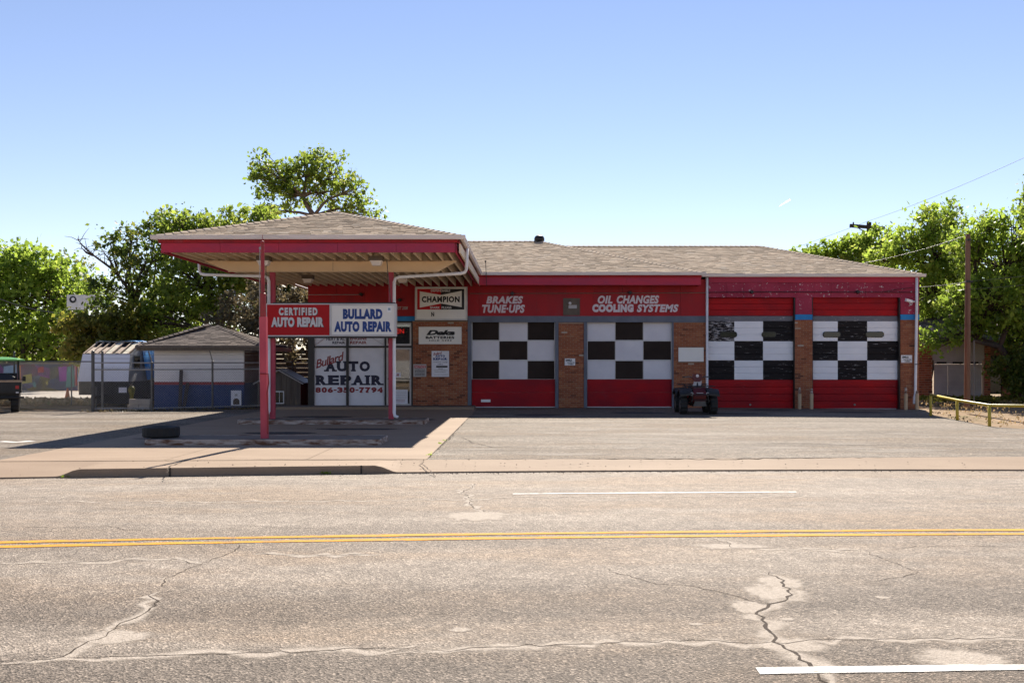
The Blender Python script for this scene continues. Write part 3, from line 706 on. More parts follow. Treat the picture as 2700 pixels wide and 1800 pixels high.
downspout([(-1.5, 26, 4.57), (-1.52, 26, 4.02), (-1.56, 26, 3.95), (-1.66, 26, 3.92), (x2 + .12, 26.05, 3.83), (x2 + .03, 26.05, 3.79), (x2, 26.05, 3.70), (x2, 26.05, .28), (x2 + .02, 26.02, .2), (x2 + .1, 25.98, .17)])
downspout([(xw(1863), 34.90, 4.56), (xw(1863), 34.90, .15), (xw(1863) + .02, 34.8, .06)], .045)
downspout([(xw(2413), 34.86, 4.56), (xw(2413.5), 34.88, 3.6), (xw(2410), 34.88, .5), (xw(2407), 34.85, .38), (xw(2399), 34.6, .16)], .05)
obj('downspout_strap', B(xw(2407), xw(2417), 34.82, 34.83, zw(961), zw(959)), 'frame_dark', SH)
for px, Y, z in ((696, 25.1, 4.268), (993, 25.1, 4.268), (812, 30.6, 4.268), (1061, 30.6, 4.268)):
    x = PX(px, Y); L = MB().prism([(x - .165, Y - .16, z), (x + .165, Y - .16, z), (x + .165, Y + .16, z), (x - .165, Y + .16, z)], (0, 0, -.115))
    lo = obj('canopy_light', L, 'plate_metal', ceil_)
    q = [(x - .15, Y - .15, z - .115), (x + .15, Y - .15, z - .115), (x + .15, Y + .15, z - .115), (x - .15, Y + .15, z - .115)]
    q2 = [(x - .10, Y - .10, z - .23), (x + .10, Y - .10, z - .23), (x + .10, Y + .10, z - .23), (x - .10, Y + .10, z - .23)]
    link('lens', tomesh(MB().add(q + q2, [(0, 1, 5, 4), (1, 2, 6, 5), (2, 3, 7, 6), (3, 0, 4, 7), (4, 5, 6, 7)]), 'lens', 'gutter_white'), None).parent = lo if False else ceil_
# hollow shell behind the front
shell = MB(); D0 = 35.32
shell.box(-7.61, -7.41, D0, 45.6, -.1, 4.55); shell.box(13.67, 13.87, D0, 43.8, -.1, 4.6); shell.box(-7.41, 13.67, 43.5, 43.7, -.1, 4.5)
obj('side_walls', shell, 'paint_red', SH)
obj('interior_floor', B(-7.4, 13.6, 35.31, 43.5, -.09, -.01), 'concrete_dirty', SH)
obj('interior_wall', B(-7.4, -1.9, 38.5, 38.6, 0, 4.4), 'shed_side', SH)
# ---- brickwork
random.seed(5)
bricks_left = [300]; brick_meshes = [tomesh(MB().box(-.0975, .0975, -.011, .02, -.0275, .0275, r), 'brick', 'brick') for r in (.05, .2, .3, .38, .45, .5, .56, .62, .7, .78, .88)]
def brick_wall(px0, px1, z0, z1, Y=FY, single=False):
    x0, x1 = xw(px0), xw(px1)
    wl = obj('brick_wall', B(x0, x1, Y, Y + .3, z0, z1), 'mortar', SH); mb = MB(); z = z0 + .03; row = 0
    while z < z1 - .02:
        x = x0 + (0 if row % 2 == 0 else -.104)
        while x < x1 - .02:
            a, b = max(x, x0), min(x + .195, x1)
            if b - a > .03:
                full = b - a > .19
                if full and single and bricks_left[0] > 0:
                    bricks_left[0] -= 1; o = link('brick', random.choice(brick_meshes), wl); o.location = ((a + b) / 2, Y + random.uniform(-.002, .003), z)
                else:
                    d = random.uniform(-.003, .003); mb.box(a, b, Y - .011 + d, Y + .02, z - .0275, z + .0275, min(1, max(0, random.gauss(.5, .2))))
            x += .207
        z += .067; row += 1
    tag(obj('brickwork', mb, 'brick', wl), kind='stuff'); return wl
brick_wall(1088, 1233, .0, zw(846), single=True)
brick_wall(1473, 1539, .0, zw(850), single=True); brick_wall(1776, 1867, -.03, zw(850)); brick_wall(2096, 2142, -.06, zw(843)); brick_wall(2374, 2423, -.07, zw(843))
# ---- painted upper wall panels with seams
def panels(px0, px1, z0, z1, m, step=75, Y=34.985, name='wall_panel'):
    a = px0
    while a < px1 - 1:
        b = min(px1, a + step * random.uniform(.97, 1.03))
        if px1 - b < 12: b = px1
        d = random.uniform(0, .004); obj(name, B(xw(a) + .003, xw(b) - .003, Y + d, Y + .05, z0, z1), m, SH); a = b
panels(812, 1866, zw(833) + .002, 4.50, 'paint_red')
panels(1868, 2423, zw(744.5), zw(730), 'paint_fascia', 150, 34.95, 'header_board')
panels(1868, 2423, zw(784), zw(745), 'paint_peel', 46, 34.98)
panels(2097, 2141, zw(828.5), zw(784.5), 'paint_peel', 60, 34.98); panels(2374, 2423, zw(828.5), zw(784.5), 'paint_peel', 60, 34.98)
obj('wall_core', B(-7.6, 6.4, 35.04, 35.31, zw(846), 4.5), 'frame_dark', SH); obj('wall_core', B(6.46, 13.86, 35.06, 35.32, zw(783), 4.6), 'frame_dark', SH)
obj('wall_core', B(xw(2097), xw(2141), 35.04, 35.31, zw(842), zw(784)), 'frame_dark', SH); obj('wall_core', B(xw(2374), xw(2423), 35.04, 35.31, zw(842), zw(784)), 'frame_dark', SH)
for a, b, m, z0, z1 in ((812, 1093.5, 'paint_blue', 846, 834), (1234, 1867, 'paint_grey', 849.5, 833), (2096.5, 2141.5, 'paint_blue', 843, 829), (2374, 2423, 'paint_blue', 843, 829)):
    obj('trim_band', B(xw(a), xw(b), 34.962, 35.06, zw(z0), zw(z1)), m, SH)
for a, b in ((1233.5, 1243), (1464, 1472.5), (1539.5, 1548), (1772.5, 1776)):
    obj('door_jamb', B(xw(a), xw(b), 34.97, 35.2, -.02, zw(850)), 'paint_grey', SH)
for a, b in ((2094, 2096.3), (2142.2, 2144), (2371, 2374)):
    obj('door_jamb', B(xw(a), xw(b), 35.02, 35.3, -.08, zw(784)), 'frame_dark', SH)
# conduit with lamp boxes along the front
cd = MB().tube([(xw(1240), 34.95, zw(774)), (xw(1500), 34.95, zw(773.5)), (xw(1860), 34.95, zw(772))], .012, 6)
co_ = obj('conduit', cd, 'stain', SH)
obj('conduit', MB().tube([(xw(1866), 34.94, zw(771)), (xw(2000), 34.94, zw(770)), (xw(2250), 34.94, zw(770.5)), (xw(2420), 34.94, zw(771))], .013, 6), 'frame_dark', SH)
obj('conduit', MB().tube([(xw(2330), 34.93, zw(769)), (xw(2370), 34.93, zw(763)), (xw(2405), 34.93, zw(758))], .01, 6), 'frame_dark', SH)
obj('conduit', MB().tube([(xw(815), 34.95, zw(777)), (xw(955), 34.95, zw(777))], .01, 6), 'ink_grey', SH)
for px, py in ((1351, 774), (1661, 772), (1981, 770), (2260, 770), (953, 776), (1055, 791)):
    obj('junction_box', MB().lathe([(.0, -.07), (.05, -.07), (.065, -.02), (.065, 0.02), (.0, .02)], (xw(px), 34.93, zw(py)), 'Y', 10).beam((xw(px) - .09, 34.93, zw(py)), (xw(px) + .09, 34.93, zw(py)), .03, .03), 'frame_dark', SH)
pm = obj('metal_plate', rectp(1485, 786, 1529, 831, 34.965, .015), 'plate_metal', SH)
obj('plate_lamp', MB().lathe([(0, -.16), (.035, -.16), (.06, -.08), (.05, 0), (0, 0)], (xw(1502), 34.96, zw(800)), 'Y', 10), 'ink_white', pm); obj('plate_decal', rectp(1499, 804, 1521, 813, 34.958, .005), 'ink_grey', pm)
obj('antenna', MB().tube([(xw(1286), 34.1, 4.2), (xw(1286) - .04, 34.1, 5.02)], .012, 6).lathe([(0, 0), (.03, .0), (.03, .05), (0, .05)], (xw(1286) - .04, 34.1, 5.02), n=8), 'frame_dark', SH)
# ---- painted lettering on the wall
LY = 34.978
text('BRAKES', (1282, 780.5, 1379, 800.6), LY, 'paint_sign', SH, .05, .22, 1.1); text('TUNE\u00b7UPS', (1271, 803, 1384, 824.7), LY, 'paint_sign', SH, .05, .2, 1.1)
text('OIL', (1576, 779, 1615, 800.5), LY, 'paint_sign', SH, .05, .22, 1.1); text('CHANGES', (1626, 778.5, 1738, 800.5), LY, 'paint_sign', SH, .05, .22, 1.08)
text('COOLING', (1561.6, 801.5, 1670.6, 823), LY, 'paint_sign', SH, .08, .03, 1.15); text('SYSTEMS', (1679, 802, 1789, 822.7), LY, 'paint_sign', SH, .05, .22, 1.1)
text('EST 2008', (1047, 808, 1075, 816), LY, 'ink_grey', SH, .01, .2)
# ---- sectional garage doors (left pair)
def sect_door(px0, px1, cols, white_first, slot):
    d = obj('garage_door', B(xw(px0), xw(px1), 35.13, 35.2, 0, zw(848)), 'frame_alu', SH)
    rows = [(848.5, 896), (899.5, 948), (951, 999)]
    cx = [px0 + 1.5, px0 + cols[0], px0 + cols[1], px1 - 1.5]
    for r, (a, b) in enumerate(rows):
        for c in range(3):
            wh = ((r + c) % 2 == 0) == white_first; dy = random.uniform(-.002, .002)
            obj('panel', B(xw(cx[c]) + .012, xw(cx[c + 1]) - .012, 35.122 + dy, 35.129, zw(b), zw(a)), 'panel_light' if wh else 'panel_dark', d)
    for z in (897.7, 949.6):
        obj('rail', B(xw(px0 + 1), xw(px1 - 1), 35.105, 35.129, zw(z + 1.7), zw(z - 1.6)), 'sign_frame', d)
    obj('bottom_panel', B(xw(px0 + .5), xw(px1 - .5), 35.11, 35.129, zw(1034), zw(1000)), 'paint_red_door', d); obj('bottom_panel', B(xw(px0 + .5), xw(px1 - .5), 35.11, 35.129, .035, zw(1034.3)), 'paint_red_door', d)
    obj('bottom_seal', B(xw(px0 + 1), xw(px1 - 1), 35.10, 35.129, .005, .033), 'sign_frame', d)
    for e in (px0, px1 - 1.6): obj('door_track', B(xw(e), xw(e + 1.6), 35.09, 35.129, zw(1000), zw(848)), 'sign_frame', d)
    if slot: obj('mail_slot', B(xw(1268), xw(1293), 35.09, 35.109, zw(1060), zw(1053)), 'paint_white', d)
sect_door(1243, 1464, (73, 148), False, True); sect_door(1548, 1772.5, (75, 149), True, False)
# ---- ribbed roll-up doors (right pair)
def slat_door(px0, px1, py0, py1, cols, white_first, worn):
    d = obj('garage_door', B(xw(px0), xw(px1), 35.2, 35.26, zw(py1), zw(py0)), 'frame_dark', SH)
    rows = [('R', py0, 832, 3), ('G', 832, 846, 1), (0, 846, 899, 3), (1, 899, 950, 3), (2, 950, 1001, 3), ('R', 1001, py1 - (2 if not worn else 0), 4)]
    MT = ['paint_red_slat', 'paint_grey_slat', 'paint_white_slat', 'paint_black_slat', 'paint_black_worn']
    cx = [px0, px0 + cols[0], px0 + cols[1], px1]
    for kind, a, b, n in rows:
        for i in range(n):
            z1, z0 = zw(a + (b - a) * i / n), zw(a + (b - a) * (i + 1) / n); mb = MB()
            for c in range(3):
                mi = 0 if kind == 'R' else 1 if kind == 'G' else (2 if ((kind + c) % 2 == 0) == white_first else (4 if worn and kind == 0 and c == 0 else 3))
                x0, x1 = xw(cx[c]), xw(cx[c + 1]); h = (z1 - z0)
                prof = [(35.199, z0), (35.176, z0 + .009), (35.174, z0 + h * .5), (35.176, z1 - .009), (35.199, z1)]
                for (ya, za), (yb, zb) in zip(prof[:-1], prof[1:]):
                    mb.add([(x0, ya, za), (x1, ya, za), (x1, yb, zb), (x0, yb, zb)], [(0, 1, 2, 3)], None, mi)
            obj('slat', mb, MT, d)
    wins = ((px0 + 29, px0 + 77), (px0 + 142, px0 + 191)) if not worn else ((px0 + 32, px0 + 78), (px0 + 143, px0 + 182))
    for a, b in wins:
        z0, z1 = zw(889), zw(873.6); xa, xb = xw(a), xw(b); r = (z1 - z0) / 2.4; pts = []
        for cxx, czz, t0 in ((xb - r, z1 - r, 0), (xa + r, z1 - r, 90), (xa + r, z0 + r, 180), (xb - r, z0 + r, 270)):
            for q in (0, 30, 60, 90): pts.append((cxx + r * math.cos(R(t0 + q)), 35.169, czz + r * math.sin(R(t0 + q))))
        wf = obj('window_frame', MB().prism(pts, (0, -.018, 0)), 'black_plastic', d)
        cxm = sum(p[0] for p in pts) / len(pts); czm = sum(p[2] for p in pts) / len(pts)
        obj('window_pane', MB().prism([(cxm + (p[0] - cxm) * .92, 35.150, czm + (p[2] - czm) * .8) for p in pts], (0, -.003, 0)), 'glass_dark', wf)
    if not worn: obj('bottom_seal', B(xw(px0) + .03, xw(px1) - .05, 35.15, 35.198, zw(py1), zw(py1 - 2)), 'sign_frame', d)
    obj('latch', MB().lathe([(0, -.03), (.03, -.03), (.04, 0), (0, 0)], (xw((px0 + px1) / 2), 35.17, zw(1067)), 'Y', 8), 'steel', d)
slat_door(1868, 2094, 784, 1077, (71, 147), False, True); slat_door(2144, 2371, 782, 1079, (69, 147), True, False)
# ---- shop window front and entrance
WY = 35.06
obj('shop_lintel', B(xw(812), xw(1088), 35.0, 35.3, zw(851), zw(845.5)), 'frame_dark', SH)
for a, b, c, d in ((812, 851, 828, 1074), (912.6, 851, 918.7, 1070), (1013.7, 851, 1018.5, 1073), (1084.5, 851, 1088.5, 1073)):
    obj('window_mullion', rectp(a, b, c, d, 34.98, .16), 'frame_dark', SH)
for a, c in ((828, 912.6), (918.7, 1013.7)):
    obj('window_rail', rectp(a, 911.5, c, 916.5, 34.985, .14), 'frame_dark', SH); obj('window_rail', rectp(a, 1068.5, c, 1074, 34.985, .14), 'frame_dark', SH)
    obj('window_graphic', rectp(a, 851, c, 911.5, WY, .01), 'poster', SH); obj('window_graphic', rectp(a, 916.5, c, 1068.5, WY, .01), 'poster', SH)
TY = WY - .004
text('HEAT & AC', (860.6, 889.5, 910, 897.5), TY, 'ink_navy', SH, .03); text('REPAIR', (876.5, 899.7, 910, 906.4), TY, 'ink_navy', SH, .03)
text('ENGINE', (923, 888, 967, 896), TY, 'ink_red', SH, .03); text('REPAIR', (923, 899, 967, 906.4), TY, 'ink_red', SH, .03)
text('Bullard', (829, 938, 911, 960), TY - .004, 'ink_red', SH, .015, .45, .92, R(17))
slab('AUTO', (856, 952, 977, 979), TY, 'ink_navy', SH); slab('REPAIR', (831.5, 989, 1010, 1015), TY, 'ink_navy', SH); slab('806-350-7794', (831, 1020.6, 1010, 1035), TY, 'ink_red', SH, .065)
for a, b in (((829, 911), (856, 892)), ((1012, 909), (982, 891))): obj('window_stripe', MB().beam(P(*a, TY), P(*b, TY), .003, .05, (0, 1, 0)), 'ink_red' if a[0] < 900 else 'ink_navy', SH)
ed = obj('entrance_door', MB().box(xw(1018.5), xw(1023.5), 34.99, 35.1, zw(1070), zw(917)).box(xw(1080), xw(1084.5), 34.99, 35.1, zw(1070), zw(917)).box(xw(1023.5), xw(1080), 34.99, 35.1, zw(921), zw(917)).box(xw(1023.5), xw(1080), 34.99, 35.1, zw(1070), zw(1064)), 'frame_alu', SH)
obj('glass_pane', B(xw(1023.5), xw(1080), 35.045, 35.055, zw(1064), zw(921)), 'glass', ed); obj('push_bar', B(xw(1023), xw(1081), 34.95, 34.97, zw(999), zw(997)), 'frame_dark', ed)
tr = obj('transom_window', MB().box(xw(1018.5), xw(1022.5), 34.99, 35.1, zw(911), zw(851)).box(xw(1080.5), xw(1084.5), 34.99, 35.1, zw(911), zw(851)).box(xw(1022.5), xw(1080.5), 34.99, 35.1, zw(855), zw(851)).box(xw(1022.5), xw(1080.5), 34.99, 35.1, zw(911), zw(906)), 'frame_alu', SH)
obj('glass_pane', B(xw(1022.5), xw(1080.5), 35.045, 35.055, zw(906), zw(855)), 'glass', tr); obj('door_header', B(xw(1018.5), xw(1084.5), 35.0, 35.1, zw(917), zw(911)), 'frame_dark', SH)
nt_ = obj('door_notice', rectp(1041, 1027, 1075, 1064, 35.035, .004), 'poster', ed); lines([(1043, 1031 + 4.5 * i, 1072, 1032.6 + 4.5 * i) for i in range(5)], 35.032, 'ink_grey', nt_); lines([(1043, 1053 + 4.5 * i, 1068, 1054.5 + 4.5 * i) for i in range(2)], 35.032, 'ink_red', nt_)
n2 = obj('door_notice', rectp(1040, 982, 1057, 994, 35.035, .004), 'poster', ed); lines([(1046, 985, 1052, 991)], 35.032, 'ink_red', n2)
n3 = obj('door_notice', rectp(1043, 1000, 1070, 1013, 35.06, .004), 'sign_frame', ed)
obj('shop_step', MB().prism([(xw(735) * .97, 33.55, -.02), (xw(1250), 33.55, -.02), (xw(1250), 33.6, .085), (xw(735) * .97, 33.6, .085)], (0, 0, 0.0001)).box(-8.35, -1.72, 33.58, 34.97, -.02, .088), 'concrete_dirty', SH)
obj('step_edge', B(-8.36, -1.70, 33.5, 33.575, -.02, .092), 'concrete', SH)

# ================================================================== SIGNS
def sign_box(name, label, px0, py0, px1, py1, Y, th, m, group=None):
    t = thing(name, label, 'sign', (PX((px0 + px1) / 2, Y), Y + th, PZ(py1, Y)), 0, group)
    return t, obj('panel', rectp(px0, py0, px1, py1, Y, th), m, t)
HY = 25.86
hs = thing('hanging_sign', 'wide two-panel AUTO REPAIR sign mounted between the red canopy posts', 'sign', (PX(872, HY), HY, PZ(890, HY)))
obj('cabinet', rectp(701, 800, 1044, 886.5, HY, .24), 'sign_frame', hs)
obj('red_panel', rectp(704, 803, 868.5, 883.5, HY - .008, .006), 'sign_red', hs); obj('white_panel', rectp(874, 805.5, 1040.5, 882, HY - .008, .006), 'sign_white', hs)
for a in ((870, 801, 873.2, 886), (1040.8, 801, 1043.6, 886), (873.4, 801, 1040.6, 804), (873.4, 883.5, 1040.6, 886)): obj('trim', rectp(*a, HY - .03, .029), 'sign_frame', hs)
obj('bottom_rail', rectp(704, 887, 1042, 891, HY + .02, .18), 'frame_dark', hs); obj('top_rail', rectp(720, 797, 1042, 799.6, HY + .06, .1), 'frame_dark', hs)
for i, (dx, m) in enumerate(((1.6, 'ink_black'), (0, 'ink_white'))):
    yy = HY - .0095 - .0015 * i
    text('CERTIFIED', (735 + dx, 810.6 + dx * .7, 837 + dx, 831.4 + dx * .7), yy, m, hs, .065, 0, 1.35); text('AUTO REPAIR', (715 + dx, 836 + dx * .7, 853.5 + dx, 862 + dx * .7), yy, m, hs, .07, 0, 1.1)
text('BULLARD', (904, 814, 1008.5, 841.5), HY - .010, 'ink_blue', hs, .075, 0, 1.12); text('AUTO REPAIR', (881, 846.7, 1032.6, 875), HY - .010, 'ink_blue', hs, .075, 0, 1.12)
obj('sticker', rectp(1020, 808, 1032, 823, HY - .0105, .002), 'paint_white', hs); obj('sticker_mark', rectp(1023, 811.5, 1029.5, 818, HY - .0125, .001), 'mural_pale', hs)
for a, b in (((1020, 688), (1030, 797)), ((701, 700), (702, 797)), ((697, 702), (697, 797))): obj('hanger_rod', MB().tube([P(*a, 25.2), P(*b, 26.0)], .011, 6), 'galv_dark', hs)
# champion sign
CY = 34.78
cs = thing('wall_sign', 'square CHAMPION spark plugs sign with red and black bow tie above the brick', 'sign', (xw(1163), 34.97, zw(844)))
obj('cabinet', rectp(1094, 756, 1232, 844, CY, .18), 'sign_frame', cs); obj('face', rectp(1098, 759.5, 1228, 840.5, CY - .012, .011), 'sign_white', cs)
for a in ((1094, 756, 1232, 758.7), (1094, 841.3, 1232, 844), (1094, 758.9, 1097, 841.1), (1229, 758.9, 1232, 841.1)): obj('trim', rectp(*a, CY - .03, .029), 'sign_frame', cs)
obj('red_field', rectp(1100, 761.5, 1162.6, 816, CY - .016, .003), 'sign_red', cs); obj('black_field', rectp(1162.7, 761.5, 1224, 816, CY - .016, .003), 'ink_black', cs)
bt = [(1106.7, 768), (1162.7, 777.5), (1217.4, 766.7), (1217.4, 809.7), (1162.7, 800), (1106.7, 811)]
obj('bow_tie', MB().prism([P(a, b, CY - .018) for a, b in bt], (0, -.001, 0)), 'sign_white', cs)
text('CHAMPION', (1112, 781, 1212, 797), CY - .022, 'ink_black', cs, .05, 0, 1.15); text('DEPENDABLE', (1136, 763, 1187, 769), CY - .022, 'ink_white', cs, .025); text('SPARK', (1134, 807.5, 1160, 814), CY - .022, 'ink_white', cs, .03); text('PLUGS', (1164.5, 807.5, 1190.5, 814), CY - .022, 'ink_white', cs, .03)
text('N', (1137, 822.6, 1144.6, 834), CY - .022, 'ink_black', cs, .03)
DY_ = 34.95
dk, _ = sign_box('battery_sign', 'white BATTERIES SOLD HERE board on the brick beside the entrance', 1104, 861.5, 1217, 907, DY_, .03, 'sign_white')
text('Deka', (1124, 870, 1200, 883.5), DY_ - .004, 'ink_black', dk, .06, .35, .95); text('BATTERIES', (1122.5, 886, 1198, 893), DY_ - .004, 'ink_black', dk, .045, 0, 1.1); text('SOLD HERE', (1131, 895.5, 1191, 899.3), DY_ - .004, 'ink_black', dk, .03, .1, 1.5)
ps, _ = sign_box('hours_poster', 'tall white AUTO REPAIR hours poster with a black bar on the brick', 1138, 925, 1184, 993, DY_, .02, 'poster')
text('Bullard', (1142, 928, 1166, 935), DY_ - .004, 'ink_red', ps, .01, .4, .9, R(10)); slab('AUTO', (1148, 935.5, 1173, 941), DY_ - .004, 'ink_blue', ps); slab('REPAIR', (1142, 943, 1179, 949), DY_ - .004, 'ink_blue', ps)
text('Customer Lounge', (1143, 952.5, 1180, 956), DY_ - .004, 'ink_navy', ps, .01); text('Office', (1154, 958.5, 1168, 961.5), DY_ - .004, 'ink_navy', ps, .01); obj('black_bar', rectp(1150, 964, 1180, 968.5, DY_ - .004, .002), 'ink_black', ps)
text('Hours', (1156, 970, 1167, 973), DY_ - .004, 'ink_navy', ps, .01); lines([(1144, 975, 1180, 977), (1146, 979.5, 1176, 981.5), (1144, 986, 1181, 987), (1144, 988.5, 1181, 989.5)], DY_ - .004, 'ink_grey', ps)
no, _ = sign_box('notice_sign', 'small faded NOTICE sign with red heading low on the brick', 1090, 960, 1124, 993, DY_, .015, 'ink_grey')
obj('heading', rectp(1092.5, 963, 1122, 970, DY_ - .003, .002), 'sign_red', no); text('NOTICE', (1094, 964, 1120.5, 969.2), DY_ - .005, 'ink_white', no, .02); lines([(1094, 973 + 3.8 * i, 1121, 974.8 + 3.8 * i) for i in range(5)], DY_ - .003, 'ink_black', no)
for (a, b, c, d), lab in (((1489, 944.7, 1516.6, 963), 'small white SMILE sign on the brick pier between the first two doors'), ((2376, 936, 2405, 956), 'small white SMILE sign on the brick at the far right corner')):
    sm, _ = sign_box('camera_notice', lab, a, b, c, d, DY_, .012, 'paint_white', 'smile signs')
    w_ = c - a; h_ = d - b
    text('SMILE', (a + .1 * w_, b + .12 * h_, a + .68 * w_, b + .40 * h_), DY_ - .004, 'ink_black', sm, .04); text("YOU'RE ON", (a + .2 * w_, b + .5 * h_, a + .93 * w_, b + .68 * h_), DY_ - .004, 'ink_black', sm, .03); text('CAMERA', (a + .32 * w_, b + .74 * h_, a + .85 * w_, b + .92 * h_), DY_ - .004, 'ink_black', sm, .03)
bb, _ = sign_box('blank_board', 'blank cream board on the brick above the quad bike', 1789, 916, 1855.5, 953, DY_, .03, 'sign_white'); bb['category'] = 'board'
for e in ((1788, 914.8, 1856.5, 915.9), (1788, 953.1, 1856.5, 954.2)): obj('edge_strip', rectp(*e, DY_ - .004, .034), 'stain', bb)
ns = thing('neon_sign', 'lit red neon OPEN sign inside the glass over the entrance door', 'neon sign', (xw(1046), 35.12, zw(879)))
text('OPEN', (1022, 867, 1065, 879), 35.09, 'neon_red', ns, .0); obj('backing', rectp(1020, 864, 1067, 882, 35.11, .02), 'ink_black', ns)
# ================================================================== SMALL THINGS AT THE SHOP
def island(y0, y1, x0, x1, label):
    t = thing('pump_island', label, 'island', ((x0 + x1) / 2, (y0 + y1) / 2, 0), 0, 'pump islands'); h = .115; r = .12
    def ring(o): 
        pts = []
        for cx, cy, a0 in ((x1 - r, y0 + r, -90), (x1 - r, y1 - r, 0), (x0 + r, y1 - r, 90), (x0 + r, y0 + r, 180)):
            for q in range(0, 91, 30): pts.append((cx + (r - o) * math.cos(R(a0 + q)), cy + (r - o) * math.sin(R(a0 + q))))
        return pts
    obj('slab', MB().prism([(x, y, .0) for x, y in ring(.025)], (0, 0, h - .006)), 'concrete_dirty', t)
    a = ring(0.); b = ring(.022); n = len(a); mb = MB()
    vs = [(x, y, 0) for x, y in a] + [(x, y, h) for x, y in a] + [(x, y, h) for x, y in b] + [(x, y, h - .03) for x, y in b]
    fs = [(k * n + i, k * n + (i + 1) % n, (k + 1) * n + (i + 1) % n, (k + 1) * n + i) for k in range(3) for i in range(n)]
    obj('steel_edge', mb.add(vs, fs), 'rusty', t); return t
island(19.24, 20.42, -7.38, -2.79, 'rust edged front pump island carrying the tyre and flagpole'); island(25.6, 26.75, -7.42, -2.56, 'rust edged rear pump island carrying the two canopy posts')
fp = thing('flagpole', 'leaning pink and red steel flagpole on the front pump island', 'flagpole', (-5.12, 19.62, .11))
obj('square_post', MB().beam((-5.12, 19.62, .11), (-5.145, 19.62, 2.5), .13, .13, (0, 1, 0)), 'paint_post', fp)
obj('pipe', MB().tube([(-5.145, 19.62, 2.45), (-5.15, 19.62, 2.5), (-5.155, 19.62, 2.96), (-5.157, 19.62, 2.97), (-5.165, 19.62, 3.93)], [.06, .06, .06, .04, .036], 10), 'paint_pole', fp)
obj('finial', MB().lathe([(0, -.04), (.03, -.03), (.042, 0), (.03, .03), (.006, .04), (.005, .16), (0, .16)], (-5.165, 19.62, 3.96), n=10), 'paint_pole', fp)
obj('halyard', MB().tube([(-5.21, 19.6, 3.85), (-5.215, 19.6, 3.2), (-5.22, 19.6, 1.25), (-5.2, 19.6, 1.2)], .006, 5), 'ink_grey', fp)
obj('pulley', MB().lathe([(0, -.01), (.03, -.01), (.03, .01), (0, .01)], (-5.20, 19.6, 3.85), 'Y', 8), 'steel', fp)
obj('rope_cleat', MB().tube([(-5.19, 19.55, 1.38), (-5.03, 19.53, 1.38), (-5.02, 19.53, 1.2), (-5.05, 19.53, 1.0), (-5.03, 19.53, .6), (-5.04, 19.53, .2)], .014, 6), 'paint_pole', fp)
def tyre_prof(rad, wd, rim):
    h = wd / 2
    return [(rim, -h * .8), (rad * .82, -h), (rad * .95, -h * .92), (rad, -h * .7), (rad, h * .7), (rad * .95, h * .92), (rad * .82, h), (rim, h * .8), (rim * .99, h * .55), (rad * .85, h * .5), (rad * .85, -h * .5), (rim * .99, -h * .55)]
ty = tag(obj('tyre', MB().lathe(tyre_prof(.352, .215, .21), (0, 0, .1085), 'Z', 40, closed=True, lug=.006), 'rubber'), 'worn black car tyre lying flat on the front pump island', 'tyre'); ty.location = (PX(425, 19.86), 19.86, .115)
for px, top, lab in ((2108.5, 1021, 'beige bollard left of the pair at the middle brick pillar'), (2140, 1024, 'beige bollard right of the pair at the middle brick pillar'), (2388.5, 1021, 'beige bollard beside the bent downspout under the SMILE sign'), (2418, 1030, 'beige bollard at the far right building corner')):
    Y = 34.55; x = PX(px, Y); z0 = lotz(x) - .02; zt = PZ(top, Y); zm = PZ(1038, Y)
    t = thing('bollard', lab, 'bollard', (x, Y, z0), 0, 'bollards by the doors')
    obj('pipe', MB().tube([(x, Y, z0), (x, Y, zm)], .06, 12), 'bollard_paint', t); obj('bare_stub', MB().tube([(x, Y, zm), (x, Y, zt - .02), (x, Y, zt)], [.045, .04, .03], 10), 'rusty', t)
sc_ = thing('security_camera', 'small white security camera on the right downspout', 'camera', P(2411, 795, 34.84))
obj('housing', MB().beam(P(2389, 790.5, 34.62), P(2404, 795, 34.72), .09, .09), 'paint_white', sc_); obj('bracket', MB().tube([P(2402, 795, 34.7), P(2410, 795, 34.8), P(2410, 795, 34.9)], .03, 8), 'sign_frame', sc_); obj('cable', MB().tube([P(2399, 797, 34.68), P(2400, 804, 34.7), P(2404, 803, 34.74), P(2405, 798, 34.78)], .012, 6), 'paint_white', sc_)
# ---- quad bike
def wheel(parent, x, y, r, wd, name='wheel', rimm='steel'):
    wl = link(name, tomesh(MB().lathe([(0, -wd * .3), (r * .5, -wd * .3), (r * .5, wd * .3), (0, wd * .3)], (0, 0, 0), 'X', 16), 'hub', rimm), parent, True); wl.location = (x, y, r)
    tt = link('tyre', tomesh(MB().lathe(tyre_prof(r * .96, wd, r * .52), (0, 0, 0), 'X', 28, closed=True, lug=r * .06), 'tyre', 'rubber'), wl, True)
    rm = link('rim', tomesh(MB().lathe([(r * .1, wd * .34), (r * .3, wd * .34), (r * .5, wd * .42), (r * .52, wd * .42), (r * .5, wd * .3)], (0, 0, 0), 'X', 16).lathe([(r * .1, -wd * .34), (r * .3, -wd * .34), (r * .5, -wd * .42), (r * .52, -wd * .42), (r * .5, -wd * .3)], (0, 0, 0), 'X', 16), 'rim', rimm), wl, True)
    return wl
aY = 31.4
atv = thing('quad_bike', 'dark red and black quad bike parked facing the street', 'quad bike', (PX(1834, aY), aY, lotz(5.2) - .004), R(-2))
for x, y, r, wd in ((-.46, -.58, .30, .23), (.46, -.58, .30, .23), (-.45, .62, .30, .28), (.45, .62, .30, .28)): wheel(atv, x, y, r, wd)
L_ = dict(local=True)
